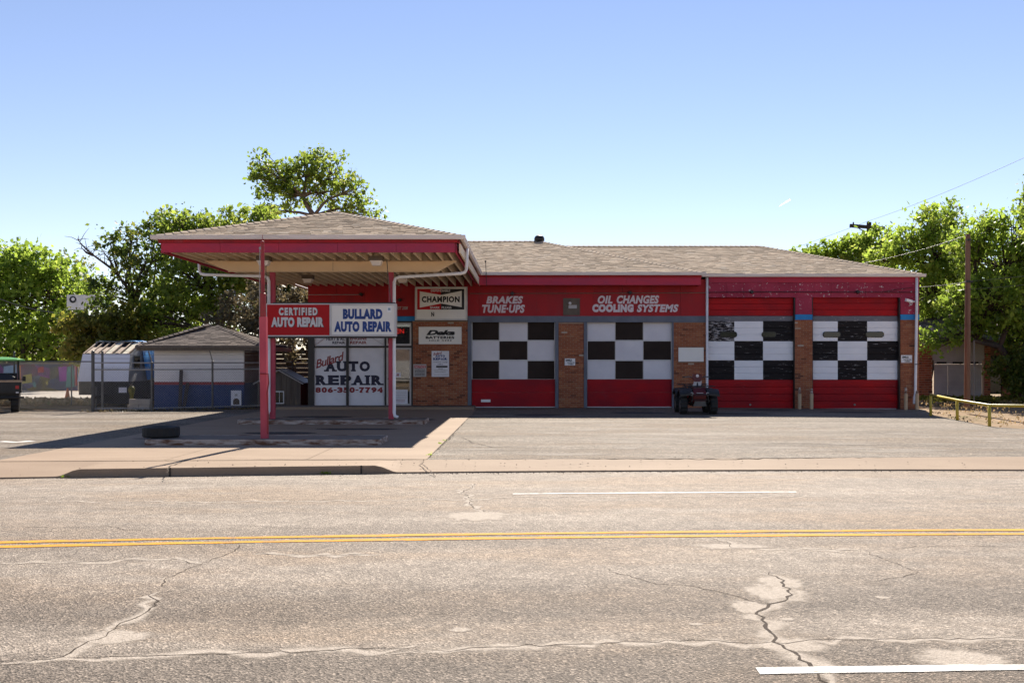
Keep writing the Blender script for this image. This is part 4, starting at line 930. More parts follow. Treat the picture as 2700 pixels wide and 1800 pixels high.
def fender(sx, y0, y1, m):
    mb = MB(); n = 10; vs = []
    for i in range(n + 1):
        t = math.pi * (.08 + .84 * i / n); yy = (y0 + y1) / 2 - (y1 - y0) / 2 * math.cos(t); zz2 = .56 + .22 * math.sin(t)
        vs += [(sx * .22, yy, zz2 + .03), (sx * .60, yy, zz2), (sx * .61, yy, zz2 - .06), (sx * .24, yy, zz2 - .02)]
    fs = [(4 * i + j, 4 * i + (j + 1) % 4, 4 * i + 4 + (j + 1) % 4, 4 * i + 4 + j) for i in range(n) for j in range(4)] + [(0, 1, 2, 3), (4 * n + 3, 4 * n + 2, 4 * n + 1, 4 * n)]
    return mb.add(vs, fs)
for sx in (-1, 1):
    obj('front_fender', fender(sx, -.98, -.18, 0), 'black_plastic', atv, **L_); obj('rear_fender', fender(sx, .22, 1.02, 0), 'black_plastic', atv, **L_)
    obj('suspension_arm', MB().tube([(sx * .1, -.58, .36), (sx * .40, -.58, .30)], .018, 6).tube([(sx * .1, -.5, .42), (sx * .40, -.56, .38)], .016, 6).tube([(sx * .2, -.56, .72), (sx * .33, -.58, .36)], .03, 8), 'black_plastic', atv, **L_)
    obj('foot_peg', B(sx * .18, sx * .5, -.15, .25, .28, .32), 'black_plastic', atv, **L_)
    obj('grip', MB().tube([(sx * .26, -.28, 1.155), (sx * .43, -.2, 1.14)], .02, 8), 'black_plastic', atv, **L_)
    obj('brake_lever', MB().tube([(sx * .2, -.33, 1.16), (sx * .38, -.30, 1.14)], .007, 5), 'steel', atv, **L_)
    obj('headlight', MB().lathe([(0, -.03), (.05, -.025), (.065, 0), (.065, .04), (0, .04)], (sx * .24, -.93, .63), 'Y', 12), 'steel', atv, **L_)
obj('body', MB().prism([(0 - .19, -.95, .42), (-.19, -.98, .62), (-.19, -.8, .80), (-.19, -.35, .86), (-.19, -.1, .74), (-.19, .9, .72), (-.19, .95, .5), (-.19, .3, .3), (-.19, -.6, .3)], (.38, 0, 0)), 'atv_red', atv, **L_)
obj('engine', B(-.17, .17, -.4, .45, .24, .5), 'black_plastic', atv, **L_)
obj('seat', MB().prism([(-.14, -.12, .76), (-.14, -.02, .84), (-.14, .35, .80), (-.14, .8, .86), (-.14, .85, .74)], (.28, 0, 0)), 'black_plastic', atv, **L_)
obj('nose_badge', MB().prism([(-.16, -.985, .56), (.16, -.985, .56), (.2, -.93, .70), (-.2, -.93, .70)], (0, .01, 0)), 'atv_red', atv, **L_)
obj('nose_stripe', MB().box(-.1, .1, -.975, -.955, .655, .675), 'ink_grey', atv, **L_)
def rack(y0, y1, z): 
    mb = MB().tube([(-.42, y0, z), (.42, y0, z), (.46, y0 + .05, z), (.46, y1, z), (-.46, y1, z), (-.46, y0 + .05, z), (-.42, y0, z)], .014, 6)
    for i in range(5): mb.tube([(-.32 + .16 * i, y0, z), (-.32 + .16 * i, y1, z)], .010, 6)
    for sx in (-.3, .3): mb.tube([(sx, y0 + .1, z), (sx * .6, y0 + .15, z - .14)], .012, 6)
    return mb
obj('front_rack', rack(-1.0, -.5, .865), 'black_plastic', atv, **L_); obj('rear_rack', rack(.5, 1.05, .89), 'black_plastic', atv, **L_)
obj('bumper', MB().tube([(-.24, -.9, .34), (-.26, -1.06, .4), (-.22, -1.1, .62), (.22, -1.1, .62), (.26, -1.06, .4), (.24, -.9, .34)], .018, 8).tube([(-.24, -1.07, .46), (.24, -1.07, .46)], .014, 6), 'black_plastic', atv, **L_)
obj('skid_plate', MB().prism([(-.2, -1.0, .26), (.2, -1.0, .26), (.16, -1.02, .42), (-.16, -1.02, .42)], (0, .04, 0)), 'galv_dark', atv, **L_)
obj('handlebar', MB().tube([(-.40, -.2, 1.14), (-.24, -.29, 1.155), (-.1, -.33, 1.10), (.1, -.33, 1.10), (.24, -.29, 1.155), (.40, -.2, 1.14)], .014, 8).tube([(0, -.33, 1.08), (0, -.45, .8)], .03, 8), 'black_plastic', atv, **L_)
pod = obj('headlight_pod', MB().prism([(-.13, -.40, 1.24), (.13, -.40, 1.24), (.15, -.40, 1.14), (.09, -.42, 1.0), (-.09, -.42, 1.0), (-.15, -.40, 1.14)], (0, .12, -.01)), 'atv_red', atv, **L_)
obj('headlight', MB().lathe([(0, -.02), (.045, -.015), (.05, .02), (0, .02)], (0, -.42, 1.18), 'Y', 12), 'ink_white', pod)
obj('fuel_tank', MB().prism([(-.13, -.42, .86), (-.13, -.1, .82), (-.1, -.12, .92), (-.1, -.4, 1.02)], (.24, 0, 0)), 'ink_grey', atv, **L_)

# ================================================================== LEFT SIDE
# chain link fence
fence = thing('chain_link_fence', 'tall grey chain link fence with gate rails left of the shop', 'fence', (-14, 32.2, -.05))
def mesh_panel(a, b, z0, z1, sp=.08, r=.0027):
    a = Vector(a); b = Vector(b); d = b - a; L = d.length; u = d.normalized(); h = z1 - z0; mb = MB()
    for sgn in (1, -1):
        s = -h
        while s < L + (h if sgn < 0 else 0):
            if sgn > 0: s0, s1, t0, t1 = max(0, s), min(L, s + h), max(0, -s), min(h, L - s)
            else: s0, s1, t0, t1 = min(L, s), max(0, s - h), max(0, s - L), min(h, s)
            if abs(s1 - s0) > .03:
                p = a + u * s0; q = a + u * s1
                mb.tube([(p.x, p.y + sgn * .003, z0 + t0), (q.x, q.y + sgn * .003, z0 + t1)], r, 3, False)
            s += sp
    return mb
def fpost(x, y, zt, r=.035, arm=0):
    m_ = MB().tube([(x, y, -.12), (x, y, zt), (x, y, zt + .02)], [r, r, r * .4], 8); o = obj('post', m_, 'galv_dark', fence)
    if arm: obj('barb_arm', MB().beam((x, y, zt), (x + arm, y, zt + .36), .03, .03), 'galv_dark', fence)
FA = [(-13.96, 32.2), (-12.17, 32.5), (-10.5, 33.5), (-9.0, 34.6)]
fpost(-13.96, 32.2, 1.96, .055); fpost(PX(270, 32.6), 32.6, 1.95, .04); fpost(-12.17, 32.5, 1.6, .035, -.10); fpost(-10.5, 33.5, 1.63, .035, -.09)
for (a, b) in zip(FA[:-1], FA[1:]):
    obj('wire_mesh', mesh_panel((*a, 0), (*b, 0), .06, 1.46), 'galv', fence).__setitem__('kind', 'stuff')
    for z, r in ((1.58, .024), (1.36, .024), (.10, .02)): obj('rail', MB().tube([(*a, z), (*b, z)], r, 6), 'galv', fence)
    for z in (1.72, 1.84, 1.95): obj('barbed_wire', MB().tube([(a[0] - .05, a[1], z), (b[0] - .05, b[1], z)], .004, 4), 'galv_dark', fence)
FB = [(-13.96, 32.3), (-17.4, 34.2), (-21, 34.8), (-28, 35.2)]
for (a, b) in zip(FB[:-1], FB[1:]):
    obj('wire_mesh', mesh_panel((*a, 0), (*b, 0), .0, 1.60), 'galv', fence).__setitem__('kind', 'stuff')
    for z in (1.62, .02): obj('rail', MB().tube([(*a, z), (*b, z)], .022, 6), 'galv_dark', fence)
fpost(-17.55, 34.25, 1.95, .035); fpost(-21, 34.8, 1.75, .03); fpost(-18.2, 40.0, 1.5, .03)
FC = [(-8.9, 38.0), (-7.65, 38.4)]
for (a, b) in zip(FC[:-1], FC[1:]):
    obj('wire_mesh', mesh_panel((*a, 0), (*b, 0), .06, 1.46), 'galv', fence).__setitem__('kind', 'stuff')
    for z in (1.60, 1.42): obj('rail', MB().tube([(a[0] - 1.2, a[1] - .3, z), (*b, z)], .02, 6), 'galv', fence)
fpost(-8.85, 38.0, 1.62, .035, .42); fpost(-7.75, 38.4, 1.45, .03)
# white and blue shed
SY = 35.3
shd = thing('storage_shed', 'small white shed with red and blue bands and shingled hip roof', 'shed', (-11.5, 36.8, -.1))
sx0, sx1, sy1 = -13.13, -9.95, 38.6; zt = 2.02
bw = lambda a, b, y0, y1, z0, z1, n, m: obj(n, B(a, b, y0, y1, z0, z1), m, shd)
for i in range(10):
    z0 = .90 + (zt - .90) * i / 10; bw(sx0, sx1, SY + random.uniform(0, .004), SY + .1, z0 + .003, z0 + (zt - .9) / 10, 'siding_board', 'shed_white')
bw(sx0, sx1, SY - .012, SY + .1, .80, .90, 'red_band', 'ink_red'); bw(sx0, sx1, SY + .001, SY + .1, -.1, .799, 'lower_wall', 'shed_blue')
bw(sx1 - .1, sx1 + .005, SY + .1, sy1, -.1, .86, 'side_lower_wall', 'shed_blue'); bw(sx1 - .1, sx1, SY + .1, sy1, .86, zt, 'side_wall', 'shed_side'); bw(sx0, sx0 + .1, SY + .1, sy1, -.1, zt, 'side_wall', 'shed_side'); bw(sx0 + .1, sx1 - .1, sy1 - .1, sy1, -.1, zt, 'back_wall', 'shed_side')
ex0, ex1, ey0, ey1, ez = PX(362, 34.9), PX(660, 34.9) + .45, 34.85, 39.1, 2.17
apx = PX(556, 37); ra, rb = Vector((apx - .1, 36.9, 2.98)), Vector((apx + .25, 37.05, 2.94))
E = [Vector((ex0, ey0, ez)), Vector((ex1, ey0, ez)), Vector((ex1, ey1, ez)), Vector((ex0, ey1, ez))]
rp = [[E[0], E[1], rb, ra], [E[1], E[2], rb], [E[2], E[3], ra, rb], [E[3], E[0], ra]]
rdm = MB()
for p in rp: rdm.add([q - Vector((0, 0, .004)) for q in p], [tuple(range(len(p)))])
rdm.add([q - Vector((0, 0, .03)) for q in E], [(0, 1, 2, 3)])
srf = obj('roof', rdm, 'shingle_old', shd)
for p in rp[:2]: shingles(p, 'shingle_old', srf, .15, .3)
ridge(E[1], rb, 'shingle_old', srf); ridge(E[0], ra, 'shingle_old', srf)
bw(ex0, ex1, ey0 - .03, ey0 + .01, ez - .17, ez - .02, 'fascia_board', 'wood_grey'); bw(ex1 - .01, ex1 + .03, ey0 + .02, ey1, ez - .17, ez - .02, 'fascia_board', 'ink_red'); bw(ex0 - .02, ex1 + .05, ey0 - .10, ey0 - .031, ez - .075, ez + .0, 'gutter', 'wood_grey')
pb = thing('picture_board', 'white board with a painted arch leaning on the blue shed wall', 'board', (PX(622, 35), 35.0, 0)); Yp = 34.95
obj('panel', rectp(609, 1029, 636, 1068, Yp, .02), 'poster', pb)
cxp = 623.0; arch = [P(cxp - 8.5, 1066, Yp - .003)] + [P(cxp - 8.5 * math.cos(R(q)), 1058 - 8.5 * math.sin(R(q)), Yp - .003) for q in range(0, 181, 20)] + [P(cxp + 8.5, 1066, Yp - .003)]
obj('arch', MB().prism(arch, (0, -.002, 0)), 'wood_brown', pb); obj('mark', rectp(619, 1038, 626, 1044, Yp - .005, .003), 'ink_grey', pb)
for (a, b), lab in ((((478, 976), (474, 1081)), 'tall dark plank leaning on the shed wall'), (((495, 1010), (484, 1079)), 'short dark post leaning beside the tall plank at the shed')):
    pl = tag(obj('leaning_plank', MB().beam(P(b[0], b[1], 34.6), P(a[0], a[1], 35.18), .11, .06, (0, 1, 0)), 'wood_dark'), lab, 'plank', 'planks at the shed')
# camper trailer
cx0, cx1 = PX(205, 37), PX(339, 37)
cp = thing('camper_trailer', 'stripped white camper trailer with bare roof ribs under a blue tarp', 'camper', ((cx0 + cx1) / 2, 40, -.1))
lean = .14
nose = [(37.0, .88), (37.12, 1.9), (38.25, 2.36), (43.2, 2.36), (43.2, .88)]
obj('body', MB().add([(cx0, y, z) for y, z in nose[:1]] + [(cx0 + lean, y, z) for y, z in nose[1:4]] + [(cx0, y, z) for y, z in nose[4:]] + [(cx1, y, z) for y, z in nose[:1]] + [(cx1 + .02, y, z) for y, z in nose[1:4]] + [(cx1, y, z) for y, z in nose[4:]],
    [(0, 5, 6, 1), (2, 7, 8, 3), (3, 8, 9, 4), (0, 1, 2, 3, 4), (5, 9, 8, 7, 6), (0, 4, 9, 5)], None), 'camper_grey', cp)
nf = MB().add([(cx0 + .0, 36.985, .88), (cx1, 36.985, .88), (cx1, 37.03, 1.36), (cx0 + .06, 37.03, 1.36)], [(0, 1, 2, 3)]).add([(cx0 + .06, 37.025, 1.365), (cx1 + .01, 37.025, 1.365), (cx1 + .02, 37.1, 1.9), (cx0 + lean, 37.1, 1.9)], [(0, 1, 2, 3)])
obj('front_panel', nf, 'camper_white', cp)
obj('roof_backing', MB().prism([(cx0 + lean + .02, 37.16, 1.88), (cx1 - .02, 37.16, 1.88), (cx1 - .02, 38.25, 2.32), (cx0 + lean + .02, 38.25, 2.32)], (0, .1, -.12)), 'camper_black', cp)
wdt = cx1 - cx0 - lean
for i, f in enumerate((.0, .14, .29, .44, .60, .78, .97)):
    xa = cx0 + lean + .03 + f * (wdt - .05); obj('roof_rib', MB().beam((xa, 37.12, 1.91), (xa + .06, 38.25, 2.37), .045, .05), 'wood_pale', cp)
for f0_, f1_, m_ in ((.44, .6, 'insulation'), (.80, .96, 'insulation')):
    xa, xb = cx0 + lean + f0_ * wdt + .06, cx0 + lean + f1_ * wdt
    obj('insulation_batt', MB().prism([(xa, 37.14, 1.905), (xb, 37.14, 1.905), (xb + .05, 38.2, 2.33), (xa + .05, 38.2, 2.33)], (0, 0, .02)), m_, cp)
for f0_, f1_ in ((.02, .13), (.16, .28), (.31, .43), (.64, .77)):
    xa, xb = cx0 + lean + f0_ * wdt + .05, cx0 + lean + f1_ * wdt
    obj('roof_lath', MB().prism([(xa, 37.2, 1.93), (xb, 37.2, 1.93), (xb + .03, 37.75, 2.15), (xa + .03, 37.75, 2.15)], (0, 0, .012)), 'wood_pale', cp)
obj('skirt', B(cx0 + .01, cx1 - .01, 37.06, 43, .38, .879), 'camper_black', cp); obj('frame', B(cx0 + .5, cx1 - .1, 37.2, 42.8, .05, .38), 'camper_black', cp)
obj('top_rail', MB().beam((cx0 + lean, 38.28, 2.38), (cx1 + .05, 38.28, 2.38), .05, .04), 'galv', cp)
wn = obj('side_window', B(cx1 + .012, cx1 + .03, 37.45, 38.05, 1.35, 1.85), 'frame_dark', cp); obj('pane', B(cx1 + .031, cx1 + .034, 37.5, 38.0, 1.4, 1.8), 'glass_dark', wn)
tm = MB(); vs = []; ny, nc = 24, 12
for i in range(ny + 1):
    y = 38.15 + (42.8 - 38.15) * i / ny
    for j in range(nc + 1):
        s = j / nc; rip = .03 * math.sin(5 * y + 3 * s) + .02 * math.sin(11 * y)
        if s < .3: vs.append((cx0 + .2 + (cx1 - cx0 - .15) * s / .3, y, 2.42 + rip * .6))
        else:
            q = (s - .3) / .7; vs.append((cx1 + .05 + .12 * q + rip, y + .35 * q * (1 - i / ny), 2.40 - 1.45 * q + .05 * math.sin(9 * y) * q))
tm.add(vs, [(i * (nc + 1) + j, i * (nc + 1) + j + 1, (i + 1) * (nc + 1) + j + 1, (i + 1) * (nc + 1) + j) for i in range(ny) for j in range(nc)])
obj('tarp', tm, 'tarp', cp, smooth=True)
obj('licence_sheet', rectp(313, 1021, 334, 1035, 36.95, .01), 'poster', cp); obj('hitch', MB().beam(((cx0 + cx1) / 2, 37.1, .35), ((cx0 + cx1) / 2 + .1, 35.9, .33), .1, .1), 'camper_black', cp); obj('jack', MB().tube([((cx0 + cx1) / 2 + .08, 36.2, -.1), ((cx0 + cx1) / 2 + .08, 36.2, .7)], .03, 8), 'galv_dark', cp)
for x in (cx0 + .02, cx1 - .02):
    wh_ = link('wheel', tomesh(MB().lathe(tyre_prof(.33, .2, .19), (x, 40.6, .23), 'X', 24, closed=True), 'wheel', 'rubber'), cp)
blk = thing('cinder_blocks', 'stacked grey cinder blocks behind the fence beside the camper', 'blocks', (PX(365, 35.4), 35.4, -.1))
for i, (dx, dz) in enumerate(((0, 0), (.4, 0), (.05, .2), (.42, .2))): obj('block', B(blk.location.x - .35 + dx, blk.location.x + .03 + dx, 35.3, 35.5, -.1 + dz, .09 + dz), 'concrete_far', blk)
bl2 = thing('yellow_bundle', 'yellow tarp bundle hanging beside the camper wall', 'bundle', (PX(347, 36.4), 36.4, -.05))
obj('sack', MB().lathe([(0, 0), (.03, .0), (.05, .2), (.07, .4), (.11, .55), (.12, .68), (.07, .76), (0, .78)], tuple(bl2.location), n=10), 'leaf_yellow', bl2, smooth=True)
# playhouse
phY = 35.9; pc = PX(736, phY)
ph = thing('playhouse', 'small weathered wooden playhouse with white framed window behind the canopy post', 'playhouse', (pc, phY + .6, -.1))
pw = .78; zE = .86; zA = 1.27
for i in range(9):
    xa = pc - pw + 2 * pw * i / 9; xb = xa + 2 * pw / 9 - .008; za = zE + (zA - zE) * (1 - abs(xa - pc) / pw) if True else 0; zb = zE + (zA - zE) * (1 - abs(xb - pc) / pw); zm_ = max(za, zb) if (xa - pc) * (xb - pc) < 0 else 0
    poly = [(xa, phY, -.1), (xb, phY, -.1), (xb, phY, zb)] + ([(pc, phY, zA)] if zm_ else []) + [(xa, phY, za)]
    obj('board', MB().prism(poly, (0, .03, 0)), 'wood_grey', ph)
obj('side_wall', B(pc + pw - .03, pc + pw, phY + .03, phY + 1.3, -.1, zE), 'wood_grey', ph); obj('side_wall', B(pc - pw, pc - pw + .03, phY + .03, phY + 1.3, -.1, zE), 'wood_grey', ph)
for s in (-1, 1):
    obj('roof_side', MB().prism([(pc, phY - .12, zA + .05), (pc + s * (pw + .14), phY - .12, zE - .04), (pc + s * (pw + .14), phY - .12, zE - .01), (pc, phY - .12, zA + .085)], (0, 1.6, 0)), 'frame_dark', ph)
    obj('barge_board', MB().beam((pc + s * .01, phY - .14, zA + .04), (pc + s * (pw + .12), phY - .14, zE - .05), .03, .05, (0, 1, 0)), 'ink_grey', ph)
wx0, wx1 = PX(727, phY), PX(747, phY); wf = obj('window', MB().box(wx0 - .03, wx1 + .03, phY - .03, phY - .001, .10, .14).box(wx0 - .03, wx1 + .03, phY - .03, phY - .001, .52, .56).box(wx0 - .03, wx0, phY - .03, phY - .001, .14, .52).box(wx1, wx1 + .03, phY - .03, phY - .001, .14, .52).box((wx0 + wx1) / 2 - .008, (wx0 + wx1) / 2 + .008, phY - .02, phY - .001, .14, .52), 'paint_white', ph)
obj('pane', B(wx0, wx1, phY - .012, phY - .008, .14, .52), 'glass_dark', wf)
# board fence behind the playhouse
wfn = thing('board_fence', 'brown horizontal board fence behind the playhouse', 'fence', (-9, 44, -.1))
for i in range(11): obj('board', B(-15.5, -6.5, 44 + random.uniform(0, .02), 44.04, -.05 + .2 * i, .14 + .2 * i), 'wood_brown', wfn)
for i in range(5): obj('post', B(-15.3 + 2.1 * i, -15.2 + 2.1 * i, 44.05, 44.15, -.1, 2.2), 'wood_brown', wfn)
# utility vehicle at the left edge
uY = 32.8; ux = PX(-8, 32.8)
uv = thing('utility_vehicle', 'dark utility vehicle with a green roof at the left edge', 'vehicle', (ux, uY, -.005), R(26))
for x, y in ((-.55, -1.0), (.55, -1.0), (-.55, .9), (.55, .9)): wheel(uv, x, y, .30, .25)
obj('body', MB().prism([(-.68, -1.25, .42), (-.68, -1.3, .98), (-.68, -.35, .98), (-.68, -.3, .62), (-.68, .5, .62), (-.68, .6, .95), (-.68, 1.3, .85), (-.68, 1.35, .42)], (1.36, 0, 0)), 'black_plastic', uv, **L_)
obj('cargo_bed', MB().box(-.74, .74, -1.42, -.4, .62, .68).box(-.74, -.7, -1.42, -.4, .68, 1.0).box(.7, .74, -1.42, -.4, .68, 1.0), 'black_plastic', uv, **L_)
obj('tailgate', B(-.7, .7, -1.45, -1.41, .66, 1.0), 'black_plastic', uv, **L_); obj('bed_edge', B(-.75, .75, -1.46, -1.39, .97, 1.03), 'utv_tan', uv, **L_)
obj('cargo', MB().prism([(-.5, -1.3, 1.0), (.45, -1.3, 1.0), (.55, -1.2, 1.12), (.3, -1.1, 1.24), (-.4, -1.1, 1.26)], (0, .6, 0)), 'black_plastic', uv, **L_)
for s in (-1, 1):
    obj('tail_light', B(s * .62 - .05, s * .62 + .05, -1.475, -1.452, .76, .86), 'tail_red', uv, **L_); obj('reflector', B(s * .62 - .04, s * .62 + .04, -1.47, -1.452, .62, .66), 'ink_white', uv, **L_)
    obj('seat', MB().box(s * .35 - .25, s * .35 + .25, -.25, .3, .62, .76).box(s * .35 - .25, s * .35 + .25, -.32, -.22, .76, 1.25), 'black_plastic', uv, **L_)
    for y in (-.45, .55): obj('roof_post', MB().tube([(s * .66, y, .62), (s * .62, y * .95, 1.68)], .025, 8), 'black_plastic', uv, **L_)
    obj('mirror', MB().tube([(s * .68, -.2, 1.0), (s * .80, -.25, 1.08)], .012, 6).box(s * .80 - .05, s * .80 + .05, -.28, -.25, .98, 1.14), 'black_plastic', uv, **L_)
obj('rear_bumper', MB().tube([(-.82, -1.45, .48), (.82, -1.45, .48)], .035, 8).tube([(-.4, -1.3, .4), (-.4, -1.45, .48)], .03, 8).tube([(.4, -1.3, .4), (.4, -1.45, .48)], .03, 8), 'black_plastic', uv, **L_)
rf = MB(); vs = []
for i in range(9):
    for j in range(9):
        x = -.80 + 1.6 * i / 8; y = -.75 + 1.6 * j / 8; e = max(abs(i - 4), abs(j - 4)) / 4; vs.append((x, y, 1.69 + .09 * (1 - e ** 3)))
rf.add(vs, [(i * 9 + j, i * 9 + j + 1, (i + 1) * 9 + j + 1, (i + 1) * 9 + j) for i in range(8) for j in range(8)]).add([(x, y, 1.65) for x, y in ((-.8, -.75), (.8, -.75), (.8, .85), (-.8, .85))] + [(x, y, 1.69) for x, y in ((-.8, -.75), (.8, -.75), (.8, .85), (-.8, .85))], [(3, 2, 1, 0), (0, 1, 5, 4), (1, 2, 6, 5), (2, 3, 7, 6), (3, 0, 4, 7)])
obj('roof', rf, 'utv_green', uv, **L_)
obj('steering_wheel', MB().lathe([(.15, -.012), (.17, 0), (.15, .012), (.135, 0)], (-.35, .42, 1.0), 'Y', 16, closed=True), 'black_plastic', uv, **L_)
# street things behind the fence
cone = thing('traffic_cone', 'orange traffic cone on the strip behind the fence', 'cone', (PX(178, 43.4), 43.4, -.085))
obj('cone', MB().lathe([(.13, .03), (.03, .54), (.025, .55), (0, .55)], tuple(cone.location), n=14), 'cone_orange', cone); obj('base', B(cone.location.x - .17, cone.location.x + .17, 43.23, 43.57, -.085, -.055), 'cone_orange', cone)
mw = thing('mural_wall', 'low wall painted with a colourful mural across the side street', 'wall', (PX(125, 59), 59, -.1))
mx0, mx1 = PX(-150, 59), PX(203, 59)
obj('wall', B(mx0, mx1, 59, 59.2, -.1, 1.46), 'mural', mw); obj('coping', B(mx0 - .05, mx1 + .05, 58.96, 59.24, 1.46, 1.56), 'concrete_dirty', mw)
for a, b, m_, z0, z1 in ((10, 45, 'mural_pale', .2, 1.45), (154, 176, 'mural_pink', .45, 1.35), (177, 196, 'mural_teal', .1, 1.42), (197, 199, 'ink_white', .1, 1.45), (199.5, 203.5, 'tail_red', .2, 1.4), (48, 56, 'cone_orange', .4, 1.4), (100, 116, 'tail_red', .95, 1.35), (62, 85, 'yellow_paint', .3, .9), (120, 128, 'yellow_paint', .22, .5), (86, 96, 'mural_teal', .1, .45)):
    obj('painted_patch', MB().prism([(PX(a, 59) + random.uniform(-.1, .1), 58.995, z0), (PX(b, 59), 58.995, z0 + random.uniform(0, .1)), (PX(b, 59) - random.uniform(0, .1), 58.995, z1), (PX(a, 59), 58.995, z1 - random.uniform(0, .15))], (0, -.004, 0)), m_, mw)
bs = thing('pole_sign', 'white pole sign with a black ball half hidden by trees', 'sign', (PX(215, 58), 58, -.1)); bY = 58
obj('panel', rectp(176, 777, 262, 816, bY, .25), 'sign_frame', bs); obj('pole', MB().tube([(PX(222, bY), bY + .12, -.1), (PX(222, bY), bY + .12, PZ(816, bY))], .1, 8), 'galv_dark', bs)
bc = P(192, 789.5, bY - .01); obj('ball', MB().lathe([(0, -.02), (.2, -.015), (.205, .0), (0, .0)], tuple(bc), 'Y', 24), 'ink_black', bs); obj('ball_spot', MB().lathe([(0, -.03), (.1, -.028), (.1, -.022), (0, -.022)], (bc.x + .02, bc.y, bc.z + .02), 'Y', 20), 'ink_white', bs)

# ================================================================== RIGHT SIDE
rl = thing('pipe_railing', 'low yellow pipe railing along the edge of the lot', 'railing', (12.3, 28, -.05))
rp_ = [(PX(2454, 30.6), 30.6, PZ(1040, 30.6)), (PX(2524, 28.3), 28.3, PZ(1055, 28.3)), (PX(2609, 25.6), 25.6, PZ(1068.5, 25.6)), (16.6, 23.75, .50)]
obj('top_rail', MB().tube(rp_, .038, 10), 'yellow_paint', rl, smooth=True)
for x, y, z in rp_[:3] + [rp_[3]]: obj('post', MB().tube([(x, y, -.12), (x, y, z - .01)], .042, 10), 'yellow_paint', rl, smooth=True)
def upole(name, label, x, y, z, r0, r1, m='wood_pole'):
    t = thing(name, label, 'utility pole', (x, y, -.1), 0, 'utility poles'); obj('pole', MB().tube([(x, y, -.1), (x + .02, y, z * .5), (x + .03, y, z)], [r0, (r0 + r1) / 2, r1], 12), m, t); return t
up = upole('utility_pole', 'weathered wooden utility pole standing before the house on the right', 16.45, 37, PZ(617, 37), .115, .085)
obj('wire_bracket', MB().box(16.36, 16.6, 36.86, 36.9, 4.55, 4.62).box(16.40, 16.56, 36.86, 36.9, 6.1, 6.16), 'frame_dark', up); obj('conduit', MB().tube([(16.66, 36.9, -.1), (16.66, 36.9, 2.4)], .025, 6), 'galv_dark', up)
fpY = 60
up2 = upole('utility_pole', 'distant dark utility pole with crossarm above the right trees', PX(2290, fpY), fpY, PZ(586, fpY), .17, .14, 'wood_dark')
obj('crossarm', MB().beam(P(2241, 595, fpY - .2), P(2332, 602, fpY - .2), .16, .2), 'wood_dark', up2); obj('brace', MB().beam(P(2263, 601, fpY - .2), P(2287, 616, fpY - .15), .04, .05), 'wood_dark', up2)
for px in (2250, 2309): obj('insulator', MB().tube([P(px, 596, fpY - .2), P(px, 588, fpY - .2), P(px, 585, fpY - .2)], [.04, .05, .02], 8), 'black_plastic', up2)
obj('insulator', MB().tube([P(2289, 587, fpY), P(2289, 583, fpY)], [.05, .03], 8), 'black_plastic', up2)
def wire(a, b, sag, label, r=.009, m='galv_dark', n=24):
    a = Vector(a); b = Vector(b); pts = [a.lerp(b, i / n) - Vector((0, 0, 4 * sag * (i / n) * (1 - i / n))) for i in range(n + 1)]
    return tag(obj('power_line', MB().tube(pts, r, 5), m), label, 'wire', 'overhead wires')
wire(P(2289, 583, fpY), (19.6, 20, 10.6), .5, 'thin overhead wire rising to the right edge from the distant pole')
wire(P(2289, 583, fpY), (9, 120, 9.4), .8, 'thin overhead wire running away behind the distant pole')
wire((16.45, 36.9, PZ(620, 37)), (13.0, 38.2, PZ(694, 38.2)), .08, 'pale service wire from the near pole down to the shop roof', .008, 'galv_dark')
wire((16.45, 36.9, PZ(742, 37)), (22.5, 33, 5.35), .12, 'upper wire running right from the near wooden pole', .007)
wire((16.45, 36.9, PZ(763, 37)), (22.5, 34, 5.0), .12, 'lower wire running right from the near wooden pole', .007)
wire((16.45, 36.9, PZ(743, 37)), (14.0, 40, 4.6), .1, 'short wire from the near pole towards the shop corner', .007)
wire(P(-60, 760, 55), P(160, 825, 52), .25, 'dark wire crossing before the leftmost trees', .02)
# house behind the trees
hY = 46.5
hs_ = thing('brick_house', 'low brick house with white garage doors under the trees at right', 'house', (PX(2560, hY), hY, -.1))
hx0, hx1 = PX(2380, hY), PX(2860, hY)
gd0, gd1, zt = PX(2464, hY), PX(2590, hY), PZ(960, hY) + .2
obj('gable_wall', B(gd0 - .1, gd1 + .1, hY, hY + .2, zt, 3.2), 'house_white', hs_)
for a, b in ((hx0, gd0 - .1), (gd1 + .1, PX(2611, hY)), (PX(2645, hY), PX(2680, hY)), (PX(2720, hY), hx1)): 
    w_ = obj('brick_wall', B(a, b, hY, hY + .25, -.1, 2.6), 'mortar', hs_); mb = MB(); z = -.05; k = 0
    while z < 2.55:
        x = a - (.15 if k % 2 else 0)
        while x < b:
            p, q = max(a, x), min(b, x + .28)
            if q - p > .05: mb.box(p, q, hY - .015, hY + .02, z, z + .085, random.random() * .6)
            x += .30
        z += .11; k += 1
    tag(obj('brickwork', mb, 'brick', w_), kind='stuff')
obj('wall_above', B(PX(2611, hY), hx1, hY + .01, hY + .25, 1.9, 2.6), 'brick_far', hs_); obj('wall_above', B(hx0, gd0 - .11, hY + .02, hY + .24, 2.6, 2.75), 'wood_dark', hs_)
for a, b in ((2611, 2645), (2680, 2720)): 
    wn = obj('window', B(PX(a, hY), PX(b, hY), hY + .12, hY + .2, .1, 1.9), 'dark_void', hs_); obj('pane', B(PX(a, hY) + .04, PX(b, hY) - .04, hY + .10, hY + .105, .14, 1.86), 'glass_dark', wn)
